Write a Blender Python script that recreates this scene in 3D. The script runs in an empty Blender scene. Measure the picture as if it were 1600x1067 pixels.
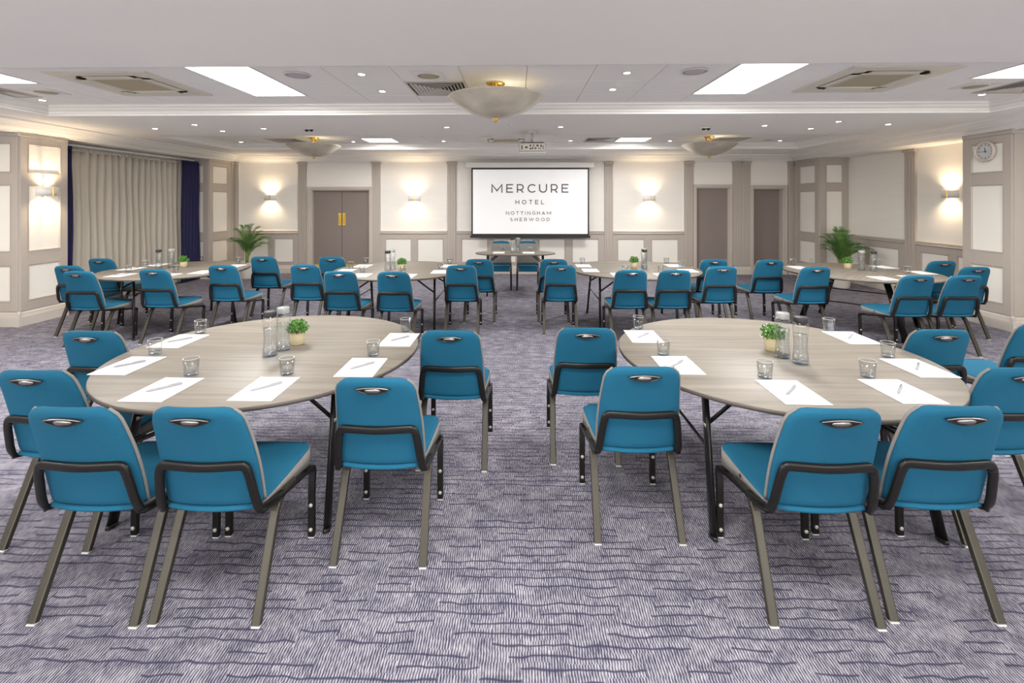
import bpy, bmesh, math, random
from mathutils import Vector, Matrix
random.seed(7)
R = math.radians
S = bpy.context.scene
COL = S.collection

# ------------------------------------------------------------------ camera, world, exposure
cam = bpy.data.cameras.new('camera')
cam.sensor_width = 36.0
cam.lens = 740.0 * 36.0 / 1600.0
cam.shift_x = 7.0 / 1600.0
cam.shift_y = (315.0 - 533.5) / 1600.0
cam.clip_end = 60
camo = bpy.data.objects.new('camera', cam)
COL.objects.link(camo)
camo.location = (0, 0, 1.68)
camo.rotation_euler = (R(90), 0, math.atan(0.02))
S.camera = camo
w = bpy.data.worlds.new('world'); S.world = w; w.use_nodes = True
w.node_tree.nodes['Background'].inputs[0].default_value = (0.9, 0.93, 1, 1)
w.node_tree.nodes['Background'].inputs[1].default_value = 0.3
S.view_settings.view_transform = 'Standard'
S.view_settings.look = 'None'
S.view_settings.gamma = 1.0
S.view_settings.use_curve_mapping = False
S.view_settings.exposure = 0.18

def area_lamp(name, loc, sx, sy, power, col=(1, 0.97, 0.93), rot=(0, 0, 0), spread=180):
    l = bpy.data.lights.new(name, 'AREA'); l.shape = 'RECTANGLE'; l.size = sx; l.size_y = sy
    l.energy = power; l.color = col; l.spread = R(spread)
    o = bpy.data.objects.new(name, l); COL.objects.link(o); o.location = loc; o.rotation_euler = rot
    return o
# lamps of the ceiling panels in front (the fittings are built below) and of fill panels added out of view behind the camera
PANELS = [(-2.61, 4.6, .56, 1.16), (2.19, 4.6, .56, 1.16), (-5.01, 4.3, .56, .56), (4.59, 4.3, .56, .56),
          (-2.61, 9.0, .56, .56), (2.19, 9.0, .56, .56)]
P_FRONT, P_FILL = 88, 62
P_REAR = 48
for i, (x, y, sx, sy) in enumerate(PANELS):
    area_lamp('panel_lamp', (x, y, 2.828), sx, sy, P_REAR if y > 7 else P_FRONT * (1.0 if sy > 1 else .55))
FILL_PANELS = [(x, y) for x in (-4.6, 0, 4.6) for y in (-2.4, .9)]
for x, y in FILL_PANELS:
    area_lamp('panel_lamp', (x, y, 2.70), 1.16, .56, P_FILL)  # added fill, its panels stay out of view

# added fill light behind the camera, set in two invented windows (frames below)
for x in (-3.4, 3.1):
    area_lamp('window_daylight', (x, -3.93, 1.55), 4.2, 1.7, 100, (1, .985, .96), (R(-90), 0, R(180)))

# ------------------------------------------------------------------ materials
MATS = {}
def mat(name, col, rough=.6, metal=0.0, emis=0.0, ecol=None, spec=.5, bump=None, var=None, coat=0.0):
    m = bpy.data.materials.new(name); m.use_nodes = True
    nt = m.node_tree; b = nt.nodes['Principled BSDF']
    b.inputs['Base Color'].default_value = (*col, 1)
    b.inputs['Roughness'].default_value = rough
    b.inputs['Metallic'].default_value = metal
    b.inputs['Specular IOR Level'].default_value = spec
    b.inputs['Coat Weight'].default_value = coat
    if emis:
        b.inputs['Emission Color'].default_value = (*(ecol or col), 1)
        b.inputs['Emission Strength'].default_value = emis
    tc = nt.nodes.new('ShaderNodeTexCoord')
    if var:   # (scale vector, amount)
        mp = nt.nodes.new('ShaderNodeMapping'); mp.inputs['Scale'].default_value = var[0]
        n = nt.nodes.new('ShaderNodeTexNoise'); n.inputs['Scale'].default_value = 1; n.inputs['Detail'].default_value = 4
        r = nt.nodes.new('ShaderNodeMix'); r.data_type = 'RGBA'
        r.inputs[6].default_value = (*[c * (1 - var[1]) for c in col], 1)
        r.inputs[7].default_value = (*[min(1, c * (1 + var[1])) for c in col], 1)
        cr = nt.nodes.new('ShaderNodeMapRange'); cr.inputs[1].default_value = .3; cr.inputs[2].default_value = .7
        nt.links.new(tc.outputs['Object'], mp.inputs[0]); nt.links.new(mp.outputs[0], n.inputs[0])
        nt.links.new(n.outputs[0], cr.inputs[0]); nt.links.new(cr.outputs[0], r.inputs[0])
        nt.links.new(r.outputs[2], b.inputs['Base Color'])
    if bump:  # (scale, strength)
        n2 = nt.nodes.new('ShaderNodeTexNoise'); n2.inputs['Scale'].default_value = bump[0]
        bp = nt.nodes.new('ShaderNodeBump'); bp.inputs['Strength'].default_value = bump[1]; bp.inputs['Distance'].default_value = .002
        nt.links.new(tc.outputs['Object'], n2.inputs[0]); nt.links.new(n2.outputs[0], bp.inputs['Height'])
        nt.links.new(bp.outputs[0], b.inputs['Normal'])
    MATS[name] = m
    return m
M = MATS
mat('cream', (.86, .83, .77), .75, var=((3, 3, 3), .012), bump=(220, .25))
mat('wallpaper', (.86, .83, .775), .7, var=((1.5, 1.5, 18), .015), bump=(150, .3))
mat('grey_paint', (.47, .42, .375), .5, bump=(60, .1))
mat('skirting', (.60, .555, .50), .5, bump=(60, .1))
mat('ceiling_paint', (.90, .875, .84), .8, var=((.6, .6, .6), .01))
mat('tile_white', (.885, .865, .835), .85, bump=(300, .25))
mat('moulding', (.87, .85, .81), .55)
mat('door_paint', (.245, .205, .185), .5, var=((2, 2, .5), .04))
mat('door_frame', (.56, .50, .45), .5)
mat('brass', (.85, .58, .16), .22, 1)
mat('gold_plate', (.85, .60, .08), .35, .7)
mat('teal', (.010, .110, .195), .85, var=((700, 700, 700), .22), bump=(900, .5), spec=.25)
mat('grey_fabric', (.225, .215, .20), .9, var=((500, 500, 500), .18), bump=(900, .5), spec=.2)
mat('frame_metal', (.014, .013, .012), .32, .4)
mat('leg_metal', (.050, .045, .034), .36, .4)  # frame metal lightened to olive, its reflected light put into the colour
mat('chrome', (.36, .35, .34), .30, 1)
mat('dark_chrome', (.05, .048, .048), .25, .8)
mat('glide', (.55, .55, .54), .3)
mat('table_edge', (.075, .063, .055), .5)
mat('paper', (.93, .93, .94), .7)
mat('pen', (.34, .35, .38), .35)
mat('lid_dark', (.018, .019, .021), .55)
mat('lid_light', (.34, .35, .35), .35)
mat('pot_wood', (.45, .38, .23), .6, var=((8, 8, 60), .08))
mat('pot_white', (.68, .65, .60), .5)
mat('leaf', (.05, .20, .025), .5, var=((25, 25, 25), .4))
mat('leaf_light', (.12, .28, .035), .5, var=((25, 25, 25), .3))
mat('petal', (.85, .85, .78), .6)
mat('palm_leaf', (.07, .19, .04), .5, var=((6, 6, 6), .35))
mat('palm_leaf_light', (.17, .31, .07), .5, var=((6, 6, 6), .3))
mat('palm_stem', (.25, .33, .06), .5)
mat('soil', (.03, .02, .015), .95)
mat('curtain_sheer', (.54, .50, .43), .9, var=((1, 1, .2), .06), bump=(400, .3))
mat('curtain_navy', (.018, .017, .075), .85, bump=(400, .4))
mat('screen_black', (.015, .015, .017), .5)
mat('screen_white', (.84, .84, .85), .8, emis=.21, ecol=(1, 1, 1))  # emission here and in the ink stands in for the projector's light
mat('ink', (.10, .10, .105), .8, emis=.03, ecol=(.9, .9, 1))
mat('ink_light', (.11, .11, .115), .8, emis=.03, ecol=(.9, .9, 1))
mat('plastic_white', (.74, .73, .70), .4)
mat('plastic_cream', (.70, .66, .56), .4)
mat('grille', (.42, .37, .25), .7)
mat('dark_gap', (.03, .028, .025), .8)
mat('metal_grey', (.50, .47, .42), .35, .3)
mat('lilac_grille', (.50, .45, .48), .6)
mat('diffuser', (1, 1, 1), .5, emis=7.0, ecol=(1, .985, .96))
mat('lamp_glow', (1, 1, 1), .5, emis=22.0, ecol=(1, .96, .9))
mat('warm_glow', (1, .9, .75), .5, emis=14.0, ecol=(1, .84, .62))
mat('clock_rim', (.62, .55, .49), .35)
mat('clock_face', (.58, .59, .60), .5)
mat('black', (.012, .012, .012), .5)
mat('projector_grey', (.42, .43, .42), .5)
mat('sconce_white', (.84, .82, .80), .5)

def glass_mat(name, tint, rough=.0, ior=1.45):
    m = bpy.data.materials.new(name); m.use_nodes = True; nt = m.node_tree
    nt.nodes.remove(nt.nodes['Principled BSDF'])
    out = nt.nodes['Material Output']
    t = nt.nodes.new('ShaderNodeBsdfTransparent'); t.inputs[0].default_value = (*tint, 1)
    g = nt.nodes.new('ShaderNodeBsdfGlossy'); g.inputs['Roughness'].default_value = rough + .03
    lw = nt.nodes.new('ShaderNodeLayerWeight'); lw.inputs[0].default_value = .5
    pw = nt.nodes.new('ShaderNodeMath'); pw.operation = 'POWER'; pw.inputs[1].default_value = 3.5
    nt.links.new(lw.outputs['Facing'], pw.inputs[0])
    f = nt.nodes.new('ShaderNodeMath'); f.operation = 'MULTIPLY_ADD'; f.inputs[1].default_value = .8; f.inputs[2].default_value = .05
    nt.links.new(pw.outputs[0], f.inputs[0])
    mx = nt.nodes.new('ShaderNodeMixShader')
    nt.links.new(f.outputs[0], mx.inputs[0]); nt.links.new(t.outputs[0], mx.inputs[1]); nt.links.new(g.outputs[0], mx.inputs[2])
    nt.links.new(mx.outputs[0], out.inputs[0])
    M[name] = m
glass_mat('thin_glass', (.955, .965, .965))
glass_mat('water', (.93, .95, .97), ior=1.33)
glass_mat('thick_glass', (.88, .91, .96), .05)
def bowl_mat():
    m = mat('alabaster', (.56, .51, .42), .35, var=((5, 5, 8), .16), coat=.2)
    b = m.node_tree.nodes['Principled BSDF']
    b.inputs['Subsurface Weight'].default_value = .0
    b.inputs['Transmission Weight'].default_value = .12
    b.inputs['Roughness'].default_value = .4
bowl_mat()

def wood_mat():
    m = bpy.data.materials.new('table_wood'); m.use_nodes = True; nt = m.node_tree; L = nt.links
    b = nt.nodes['Principled BSDF']; b.inputs['Roughness'].default_value = .50; b.inputs['Specular IOR Level'].default_value = .4
    tc = nt.nodes.new('ShaderNodeTexCoord')
    mp = nt.nodes.new('ShaderNodeMapping'); mp.inputs['Scale'].default_value = (1.3, 26, 1)
    n = nt.nodes.new('ShaderNodeTexNoise'); n.inputs['Scale'].default_value = 1; n.inputs['Detail'].default_value = 5; n.inputs['Roughness'].default_value = .6
    cr = nt.nodes.new('ShaderNodeValToRGB')
    cr.color_ramp.elements[0].position = .3; cr.color_ramp.elements[0].color = (.175, .150, .120, 1)
    cr.color_ramp.elements[1].position = .72; cr.color_ramp.elements[1].color = (.270, .243, .203, 1)
    L.new(tc.outputs['Object'], mp.inputs[0]); L.new(mp.outputs[0], n.inputs[0]); L.new(n.outputs[0], cr.inputs[0]); L.new(cr.outputs[0], b.inputs['Base Color'])
    M['table_wood'] = m
wood_mat()

def carpet_mat():
    m = bpy.data.materials.new('carpet'); m.use_nodes = True; nt = m.node_tree; L = nt.links; N = nt.nodes.new
    b = nt.nodes['Principled BSDF']; b.inputs['Roughness'].default_value = .95; b.inputs['Specular IOR Level'].default_value = .1
    tc = N('ShaderNodeTexCoord'); sp = N('ShaderNodeSeparateXYZ'); L.new(tc.outputs['Object'], sp.inputs[0])
    def math_(op, a, b_=None, c=None):
        n = N('ShaderNodeMath'); n.operation = op
        for i, v in enumerate((a, b_, c)):
            if v is None: continue
            if isinstance(v, (int, float)): n.inputs[i].default_value = v
            else: L.new(v, n.inputs[i])
        return n.outputs[0]
    def noise(vec, scale, detail=2, dim='3D'):
        n = N('ShaderNodeTexNoise'); n.inputs['Scale'].default_value = scale; n.inputs['Detail'].default_value = detail
        L.new(vec, n.inputs['Vector']); return n.outputs[0]
    def comb(x, y, z=0.0):
        n = N('ShaderNodeCombineXYZ')
        for i, v in enumerate((x, y, z)):
            if isinstance(v, (int, float)): n.inputs[i].default_value = v
            else: L.new(v, n.inputs[i])
        return n.outputs[0]
    X, Y = sp.outputs[0], sp.outputs[1]
    # wavy broken dark lines across the room, one for each row of about 5 cm, every line its own stretch
    wob = noise(comb(math_('MULTIPLY', X, 7.0), math_('MULTIPLY', Y, 7.0)), 1.0, 2)
    yy = math_('ADD', math_('DIVIDE', Y, .046), math_('MULTIPLY', wob, .95))
    row = math_('FLOOR', yy); fr = math_('FRACT', yy)
    wn = N('ShaderNodeTexWhiteNoise'); wn.noise_dimensions = '1D'; L.new(row, wn.inputs['W'])
    seg = math_('ADD', math_('DIVIDE', X, .15), math_('MULTIPLY', wn.outputs[0], 11.3))
    segid = math_('FLOOR', seg)
    wn2 = N('ShaderNodeTexWhiteNoise'); wn2.noise_dimensions = '2D'; L.new(comb(segid, row), wn2.inputs['Vector'])
    has = math_('GREATER_THAN', wn2.outputs[0], .38)
    dl = math_('ABSOLUTE', math_('SUBTRACT', fr, .5))
    line = math_('MULTIPLY', has, math_('SUBTRACT', 1.0, math_('SMOOTH_MIN', 1.0, math_('MULTIPLY', dl, 7.0), .2)))
    # fine stripes running away from the camera, shifted from block to block
    shift = math_('ADD', math_('MULTIPLY', wn2.outputs[0], 3.0), math_('MULTIPLY', noise(comb(math_('MULTIPLY', X, 2.0), math_('MULTIPLY', Y, 3.0)), 1.0, 1), 1.2))
    ph = math_('ADD', math_('DIVIDE', X, .0105), shift)
    st = math_('ADD', math_('MULTIPLY', math_('SINE', math_('MULTIPLY', ph, 2 * math.pi)), .5), .5)
    fleck = noise(comb(math_('MULTIPLY', X, 130.0), math_('MULTIPLY', Y, 34.0)), 1.0, 3)
    patch = noise(comb(math_('MULTIPLY', X, 9.0), math_('MULTIPLY', Y, 12.0)), 1.0, 2)
    v = math_('ADD', math_('MULTIPLY', st, .72), math_('ADD', math_('MULTIPLY', math_('SUBTRACT', fleck, .5), 1.3), math_('MULTIPLY', math_('SUBTRACT', patch, .5), .75)))
    v = math_('ADD', v, .10)
    v = math_('MULTIPLY', v, math_('SUBTRACT', 1.0, math_('MULTIPLY', line, .95)))
    cr = N('ShaderNodeValToRGB'); e = cr.color_ramp.elements
    e[0].position = .0; e[0].color = (.042, .040, .075, 1)
    e[1].position = .95; e[1].color = (.455, .44, .48, 1)
    k = e.new(.35); k.color = (.125, .12, .16, 1)
    L.new(v, cr.inputs[0]); L.new(cr.outputs[0], b.inputs['Base Color'])
    bp = N('ShaderNodeBump'); bp.inputs['Strength'].default_value = .3; bp.inputs['Distance'].default_value = .003
    L.new(v, bp.inputs['Height']); L.new(bp.outputs[0], b.inputs['Normal'])
    M['carpet'] = m
carpet_mat()

# ------------------------------------------------------------------ mesh builder
class MB:
    def __init__(s): s.v = []; s.f = []; s.sm = []
    def add(s, vs, fs, smooth=False):
        n = len(s.v); s.v += [tuple(p) for p in vs]; s.f += [tuple(i + n for i in f) for f in fs]; s.sm += [smooth] * len(fs)
    def box(s, x0, x1, y0, y1, z0, z1):
        s.add([(x0, y0, z0), (x1, y0, z0), (x1, y1, z0), (x0, y1, z0), (x0, y0, z1), (x1, y0, z1), (x1, y1, z1), (x0, y1, z1)],
              [(0, 3, 2, 1), (4, 5, 6, 7), (0, 1, 5, 4), (1, 2, 6, 5), (2, 3, 7, 6), (3, 0, 4, 7)])
        return s
    def bbox(s, x0, x1, y0, y1, z0, z1, c=.004):   # box with chamfered edges
        bm = bmesh.new(); bmesh.ops.create_cube(bm, size=1)
        bmesh.ops.scale(bm, vec=(x1 - x0, y1 - y0, z1 - z0), verts=bm.verts)
        bmesh.ops.translate(bm, vec=((x0 + x1) / 2, (y0 + y1) / 2, (z0 + z1) / 2), verts=bm.verts)
        bmesh.ops.bevel(bm, geom=bm.edges[:], offset=c, segments=1, affect='EDGES')
        s.bm(bm); return s
    def bm(s, bm, smooth=False):
        bm.verts.index_update()
        s.add([v.co[:] for v in bm.verts], [[v.index for v in f.verts] for f in bm.faces], smooth); bm.free()
    def lathe(s, prof, seg=24, c=(0, 0, 0), smooth=True, sx=1, sy=1, caps=True):
        vs = []; fs = []
        n = len(prof)
        for r, z in prof:
            for k in range(seg):
                a = 2 * math.pi * k / seg
                vs.append((c[0] + r * math.cos(a) * sx, c[1] + r * math.sin(a) * sy, c[2] + z))
        for i in range(n - 1):
            for k in range(seg):
                k2 = (k + 1) % seg
                fs.append((i * seg + k, i * seg + k2, (i + 1) * seg + k2, (i + 1) * seg + k))
        fs.append(tuple(range(seg))[::-1]) if caps and prof[0][0] > 1e-5 else None
        fs.append(tuple((n - 1) * seg + k for k in range(seg))) if caps and prof[-1][0] > 1e-5 else None
        s.add(vs, fs, smooth); return s
    def tube(s, pts, rx, rz, seg=10, up=(0, 0, 1), power=2.6, close=False, smooth=True, scale=None):
        """sweep a rounded section (rx wide across, rz along 'up') along the points"""
        P = [Vector(p) for p in pts]; n = len(P); vs = []; fs = []
        prev = None
        for i in range(n):
            if close: t = (P[(i + 1) % n] - P[i - 1])
            else: t = (P[min(i + 1, n - 1)] - P[max(i - 1, 0)])
            t.normalize()
            u = Vector(up[i]) if isinstance(up, list) else Vector(up)
            side = t.cross(u)
            if side.length < 1e-4: side = prev or Vector((1, 0, 0))
            side.normalize(); prev = side
            uu = side.cross(t).normalized()
            k = scale[i] if scale else 1
            for j in range(seg):
                a = 2 * math.pi * (j + .5) / seg
                ca, sa = math.cos(a), math.sin(a)
                e = 2.0 / power
                p = P[i] + side * (rx * k * math.copysign(abs(ca) ** e, ca)) + uu * (rz * k * math.copysign(abs(sa) ** e, sa))
                vs.append(p[:])
        m = n if close else n - 1
        for i in range(m):
            for j in range(seg):
                j2 = (j + 1) % seg; i2 = (i + 1) % n
                fs.append((i * seg + j, i * seg + j2, i2 * seg + j2, i2 * seg + j))
        s.add(vs, fs, smooth)
        if not close:
            s.add(vs[:seg], [tuple(range(seg))[::-1]]); s.add(vs[-seg:], [tuple(range(seg))])
        return s
    def prism(s, poly, z0, z1, T=None):
        n = len(poly)
        vs = [(x, y, z0) for x, y in poly] + [(x, y, z1) for x, y in poly]
        if T: vs = [T(*v) for v in vs]
        fs = [tuple(range(n))[::-1], tuple(range(n, 2 * n))] + [(i, (i + 1) % n, n + (i + 1) % n, n + i) for i in range(n)]
        s.add(vs, fs); return s
    def xf(s, f): s.v = [tuple(f(*p)) for p in s.v]; return s
    def mesh(s, name, m):
        me = bpy.data.meshes.new(name); me.from_pydata(s.v, [], s.f)
        me.polygons.foreach_set('use_smooth', s.sm)
        bm = bmesh.new(); bm.from_mesh(me); bmesh.ops.remove_doubles(bm, verts=bm.verts, dist=1e-5)
        bmesh.ops.recalc_face_normals(bm, faces=bm.faces); bm.to_mesh(me); bm.free()
        me.materials.append(M[m]); me.update(); return me
    def build(s, name, m, parent=None, loc=(0, 0, 0), rz=0, kind=None):
        o = bpy.data.objects.new(name, s.mesh(name, m)); COL.objects.link(o)
        o.location = loc; o.rotation_euler = (0, 0, rz)
        if parent: o.parent = parent
        if kind: o['kind'] = kind
        return o
def fillet(pts, r, n=5):
    P = [Vector(p) for p in pts]; out = [P[0]]
    for i in range(1, len(P) - 1):
        a, b, c = P[i - 1], P[i], P[i + 1]
        rr = r[i - 1] if isinstance(r, (list, tuple)) else r
        d1 = (a - b); d2 = (c - b); l = min(rr, d1.length * .49, d2.length * .49)
        p0 = b + d1.normalized() * l; p1 = b + d2.normalized() * l
        for k in range(n + 1):
            t = k / n; out.append(p0 * (1 - t) ** 2 + b * 2 * t * (1 - t) + p1 * t * t)
    out.append(P[-1]); return out
def empty(name, loc=(0, 0, 0), rz=0):
    o = bpy.data.objects.new(name, None); COL.objects.link(o); o.location = loc; o.rotation_euler = (0, 0, rz)
    o.empty_display_size = .1; return o
def tag(o, label, cat, group=None, kind=None):
    o['label'] = label; o['category'] = cat
    if group: o['group'] = group
    if kind: o['kind'] = kind
    return o
KIDS = {}
def copy_tree(o, parent=None):
    c = o.copy(); COL.objects.link(c)
    if parent: c.parent = parent; c.matrix_parent_inverse = o.matrix_parent_inverse
    for ch in list(o.children): copy_tree(ch, c)
    return c
def inst(proto, used, loc, rz, label, group):
    o = proto if not used[0] else copy_tree(proto)
    used[0] = True
    o.location = loc; o.rotation_euler = (0, 0, rz); o['label'] = label; o['group'] = group
    return o
def struct(o): o['kind'] = 'structure'; return o

# ------------------------------------------------------------------ room shell
XL, XR, YB, YF = -6.70, 6.40, 11.05, -4.0     # pillar faces, back wall, wall behind the camera
WL, WR = -7.10, 7.00                          # recessed side walls
ZS, ZT, ZC = 2.74, 2.85, 2.61                 # soffit, tile field, underside of cornice
P1, P2 = (6.24, 6.91), (10.16, YB)            # pillars along each side wall
struct(MB().box(WL - .3, WR + .3, YF - .2, YB + .5, -.1, 0).build('floor', 'carpet'))
TR = [(-5.80, 5.62, 3.68, 5.75), (-5.80, 5.62, 7.54, 9.57)]
c = MB()
c.box(WL - .1, WR + .1, YF, TR[0][2], ZS, ZS + .2)
c.box(WL - .1, WR + .1, TR[0][3], TR[1][2], ZS, ZS + .2)
c.box(WL - .1, WR + .1, TR[1][3], YB + .1, ZS, ZS + .2)
for t in TR:
    c.box(WL - .1, t[0], t[2], t[3], ZS, ZS + .2); c.box(t[1], WR + .1, t[2], t[3], ZS, ZS + .2)
    c.box(t[0], t[1], t[2], t[3], ZT + .018, ZT + .09)
c.box(WL - .05, XL, YF, YB, ZC, ZS); c.box(XR, WR + .05, YF, YB, ZC, ZS)
ceiling = struct(c.build('ceiling', 'ceiling_paint'))

def ring_sweep(rect, prof, name, m, inward=True, parent=None):
    """moulding round a rectangle; prof = (distance inside the rectangle, z)"""
    x0, x1, y0, y1 = rect; mb = MB(); vs = []; fs = []
    for d, z in prof:
        vs += [(x0 + d, y0 + d, z), (x1 - d, y0 + d, z), (x1 - d, y1 - d, z), (x0 + d, y1 - d, z)]
    n = len(prof)
    for i in range(n - 1):
        for k in range(4):
            fs.append((i * 4 + k, i * 4 + (k + 1) % 4, (i + 1) * 4 + (k + 1) % 4, (i + 1) * 4 + k))
    mb.add(vs, fs); return mb.build(name, m, parent)
PT = [(-.004, ZS - .0015), (.003, ZS - .0015), (.003, ZS + .022), (.025, ZS + .026), (.035, ZS + .045), (.075, ZS + .062), (.10, ZS + .085), (.135, ZS + .088), (.14, ZS + .105), (.17, ZT + .004), (.17, ZT + .018)]
struct(ring_sweep(TR[0], PT, 'trim_1', 'moulding')); struct(ring_sweep(TR[1], PT, 'trim_2', 'moulding'))
PC = [(.34, ZS), (.34, ZS - .018), (.325, ZS - .022), (.29, ZS - .024), (.265, ZS - .035), (.235, ZS - .058), (.20, ZS - .066), (.19, ZS - .066), (.18, ZS - .078),
      (.15, ZS - .080), (.115, ZS - .088), (.08, ZS - .108), (.065, ZS - .112), (.06, ZS - .122), (.02, ZS - .124), (.015, ZC - .004), (-.02, ZC - .004)]
struct(ring_sweep((XL, XR, YF, YB), PC, 'trim_3', 'moulding'))

# fixtures in the tile grid: columns of 0.6 m with joints at x = 0.09 + 0.6 k, rows with joints at y
ROWS = {0: [3.86, 4.0, 4.6, 5.2, 5.58], 1: [7.72, 8.1, 8.7, 9.3, 9.395]}
def colx(k): return .09 + .6 * k
TAKEN = {(0, -5, 1), (0, -5, 2), (0, 3, 1), (0, 3, 2), (0, -9, 1), (0, 7, 1), (0, -2, 2), (0, 8, 2), (0, -10, 2),
         (1, -5, 2), (1, 3, 2), (1, -8, 2), (1, 6, 2), (1, 2, 2)}
tile_mesh = {}
for tr in (0, 1):
    ys = ROWS[tr]
    for k in range(-10, 10):
        xa, xb = max(colx(k), -5.62), min(colx(k + 1), 5.44)
        if xb - xa < .05: continue
        for r in range(len(ys) - 1):
            if (tr, k, r) in TAKEN or ys[r + 1] - ys[r] < .12: 
                if (tr, k, r) in TAKEN: continue
            key = (round(xb - xa, 3), round(ys[r + 1] - ys[r], 3))
            if key not in tile_mesh:
                a, b2 = key; g = .0022
                tile_mesh[key] = MB().bbox(g, a - g, g, b2 - g, 0, .016, .002).mesh('ceiling_tile', 'tile_white')
            o = bpy.data.objects.new('ceiling_tile', tile_mesh[key]); COL.objects.link(o); o.parent = ceiling
            o.location = (xa, ys[r], ZT)

# ---- walls
def wall_box(mb, *a): mb.box(*a)
DOORS = [(-4.84, -3.46, 1.955, .10), (4.15, 4.90, 2.00, .05), (5.45, 6.15, 1.985, .16)]
wb = MB()
xs = XL - .5
for (a, b, h, d) in DOORS:
    wb.box(xs, a, YB, YB + .2, 0, ZC + .15); wb.box(a, b, YB, YB + .2, h, ZC + .15); xs = b
wb.box(xs, XR + .7, YB, YB + .2, 0, ZC + .15)
wall_back = struct(wb.build('wall_back', 'wallpaper'))
wl = MB().box(WL - .15, WL, YF, YB, 0, ZS)
for a, b in (P1, P2): wl.box(WL - .05, XL, a, b, 0, ZC + .01)
wall_left = struct(wl.build('wall_left', 'cream'))
wr = MB().box(WR, WR + .15, YF, YB, 0, ZS)
for a, b in (P1, P2): wr.box(XR, WR + .05, a, b, 0, ZC + .01)
wall_right = struct(wr.build('wall_right', 'wallpaper'))
struct(MB().box(WL - .2, WR + .2, YF - .2, YF, 0, ZS).build('wall_front', 'cream'))

class Face:
    """a wall face: u runs along it, z up, d out of it"""
    def __init__(s, origin, udir, ndir, parent):
        s.o = Vector(origin); s.u = Vector(udir); s.n = Vector(ndir); s.p = parent
    def piece(s, name, m, u0, u1, z0, z1, d0, d1, c=.004, parent=None, raw=False):
        mb = MB()
        if raw: mb.box(u0, u1, d0, d1, z0, z1)
        else: mb.bbox(u0, u1, d0, d1, z0, z1, c)
        mb.xf(lambda x, y, z: s.o + s.u * x + s.n * y + Vector((0, 0, z)))
        return mb.build(name, m, parent or s.p)
    def mould(s, name, m, u0, u1, z0, z1, w_, d0, d1, parent=None):
        """picture-frame moulding round an opening"""
        mb = MB(); vs = []
        prof = [(0, d0), (0, d1), (w_ * .5, d1), (w_, (d0 + d1) * .5), (w_, d0)]
        for k, d in prof:
            vs += [(u0 + k, d, z0 + k), (u1 - k, d, z0 + k), (u1 - k, d, z1 - k), (u0 + k, d, z1 - k)]
        fs = [(i * 4 + k, i * 4 + (k + 1) % 4, (i + 1) * 4 + (k + 1) % 4, (i + 1) * 4 + k) for i in range(4) for k in range(4)]
        mb.add(vs, fs); mb.xf(lambda x, y, z: s.o + s.u * x + s.n * y + Vector((0, 0, z)))
        return mb.build(name, m, parent or s.p)
    def panelled(s, u0, u1, cols, rows, ztop, zbot=.2, t=.022):
        """grey stiles and rails round recessed cream panels"""
        edges = [u0] + [e for cc in cols for e in cc] + [u1]
        for i in range(0, len(edges), 2):
            s.piece('stile', 'grey_paint', edges[i], edges[i + 1], zbot, ztop, 0, t, .003)
        zs = [zbot] + [e for rr in rows for e in rr] + [ztop]
        for (a, b) in cols:
            for i in range(0, len(zs), 2):
                s.piece('rail', 'grey_paint', a, b, zs[i], zs[i + 1], 0, t - .001, .003)
            for (z0, z1) in rows:
                p = s.piece('panel', 'cream', a, b, z0, z1, -.004, .006, .001)
                s.mould('panel_moulding', 'grey_paint', a, b, z0, z1, .016, .004, t + .004, p)
    def pilaster(s, u0, u1, ztop=2.607, zbot=.2, t=.035, flutes=3):
        p = s.piece('pilaster', 'grey_paint', u0, u1, zbot, ztop, 0, t, .004)
        n = flutes; wd = (u1 - u0)
        for k in range(n):
            a = u0 + wd * (k + .62) / (n + .24); s.piece('flute', 'grey_paint', a, a + wd * .055 + .012, zbot + .04, 2.47, t, t + .008, .003, p)
        s.piece('capital', 'grey_paint', u0 - .02, u1 + .02, 2.555, ztop, 0, t + .03, .006, p)
        s.piece('capital', 'grey_paint', u0 - .01, u1 + .01, 2.50, 2.515, 0, t + .012, .004, p)
        return p
def skirting(name, face, u0, u1, parent=None):
    mb = MB()
    prof = [(0, 0), (.040, 0), (.040, .125), (.034, .130), (.034, .140), (.030, .150), (.030, .165), (.022, .185), (.012, .195), (0, .20)]
    n = len(prof)
    vs = [(u0, d, z) for d, z in prof] + [(u1, d, z) for d, z in prof]
    fs = [tuple(range(n)), tuple(range(n, 2 * n))] + [(i, (i + 1) % n, n + (i + 1) % n, n + i) for i in range(n)]
    mb.add(vs, fs); mb.xf(lambda x, y, z: face.o + face.u * x + face.n * y + Vector((0, 0, z)))
    o = mb.build(name, 'skirting', parent)
    if not parent: struct(o)
    return o

# back wall joinery (u = x)
FB = Face((0, YB, 0), (1, 0, 0), (0, -1, 0), wall_back)
PIL = [(-5.14, -4.95), (-3.39, -3.20), (-1.62, -1.42), (2.03, 2.22), (3.87, 4.07), (4.98, 5.18), (5.18, 5.38), (6.24, 6.34)]
for a, b in PIL: FB.pilaster(a, b)
FB.pilaster(XL, XL + .13, flutes=1)
FB.pilaster(6.34, XR, flutes=0)
def dado(a, b, panels):
    FB.panelled(a, b, panels, [(.26, .815)], .93)
    FB.piece('dado_rail', 'grey_paint', a, b, .925, .955, 0, .045, .008)
    FB.piece('dado_rail', 'grey_paint', a, b, .955, .995, 0, .03, .008)
    FB.mould('wallpaper_border', 'moulding', a + .012, b - .012, .998, ZC - .006, .018, .0, .010)
dado(XL + .13, -5.14, [(-6.44, -5.84), (-5.71, -5.25)])
dado(-3.20, -1.62, [(-3.08, -2.47), (-2.33, -1.72)])
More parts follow.
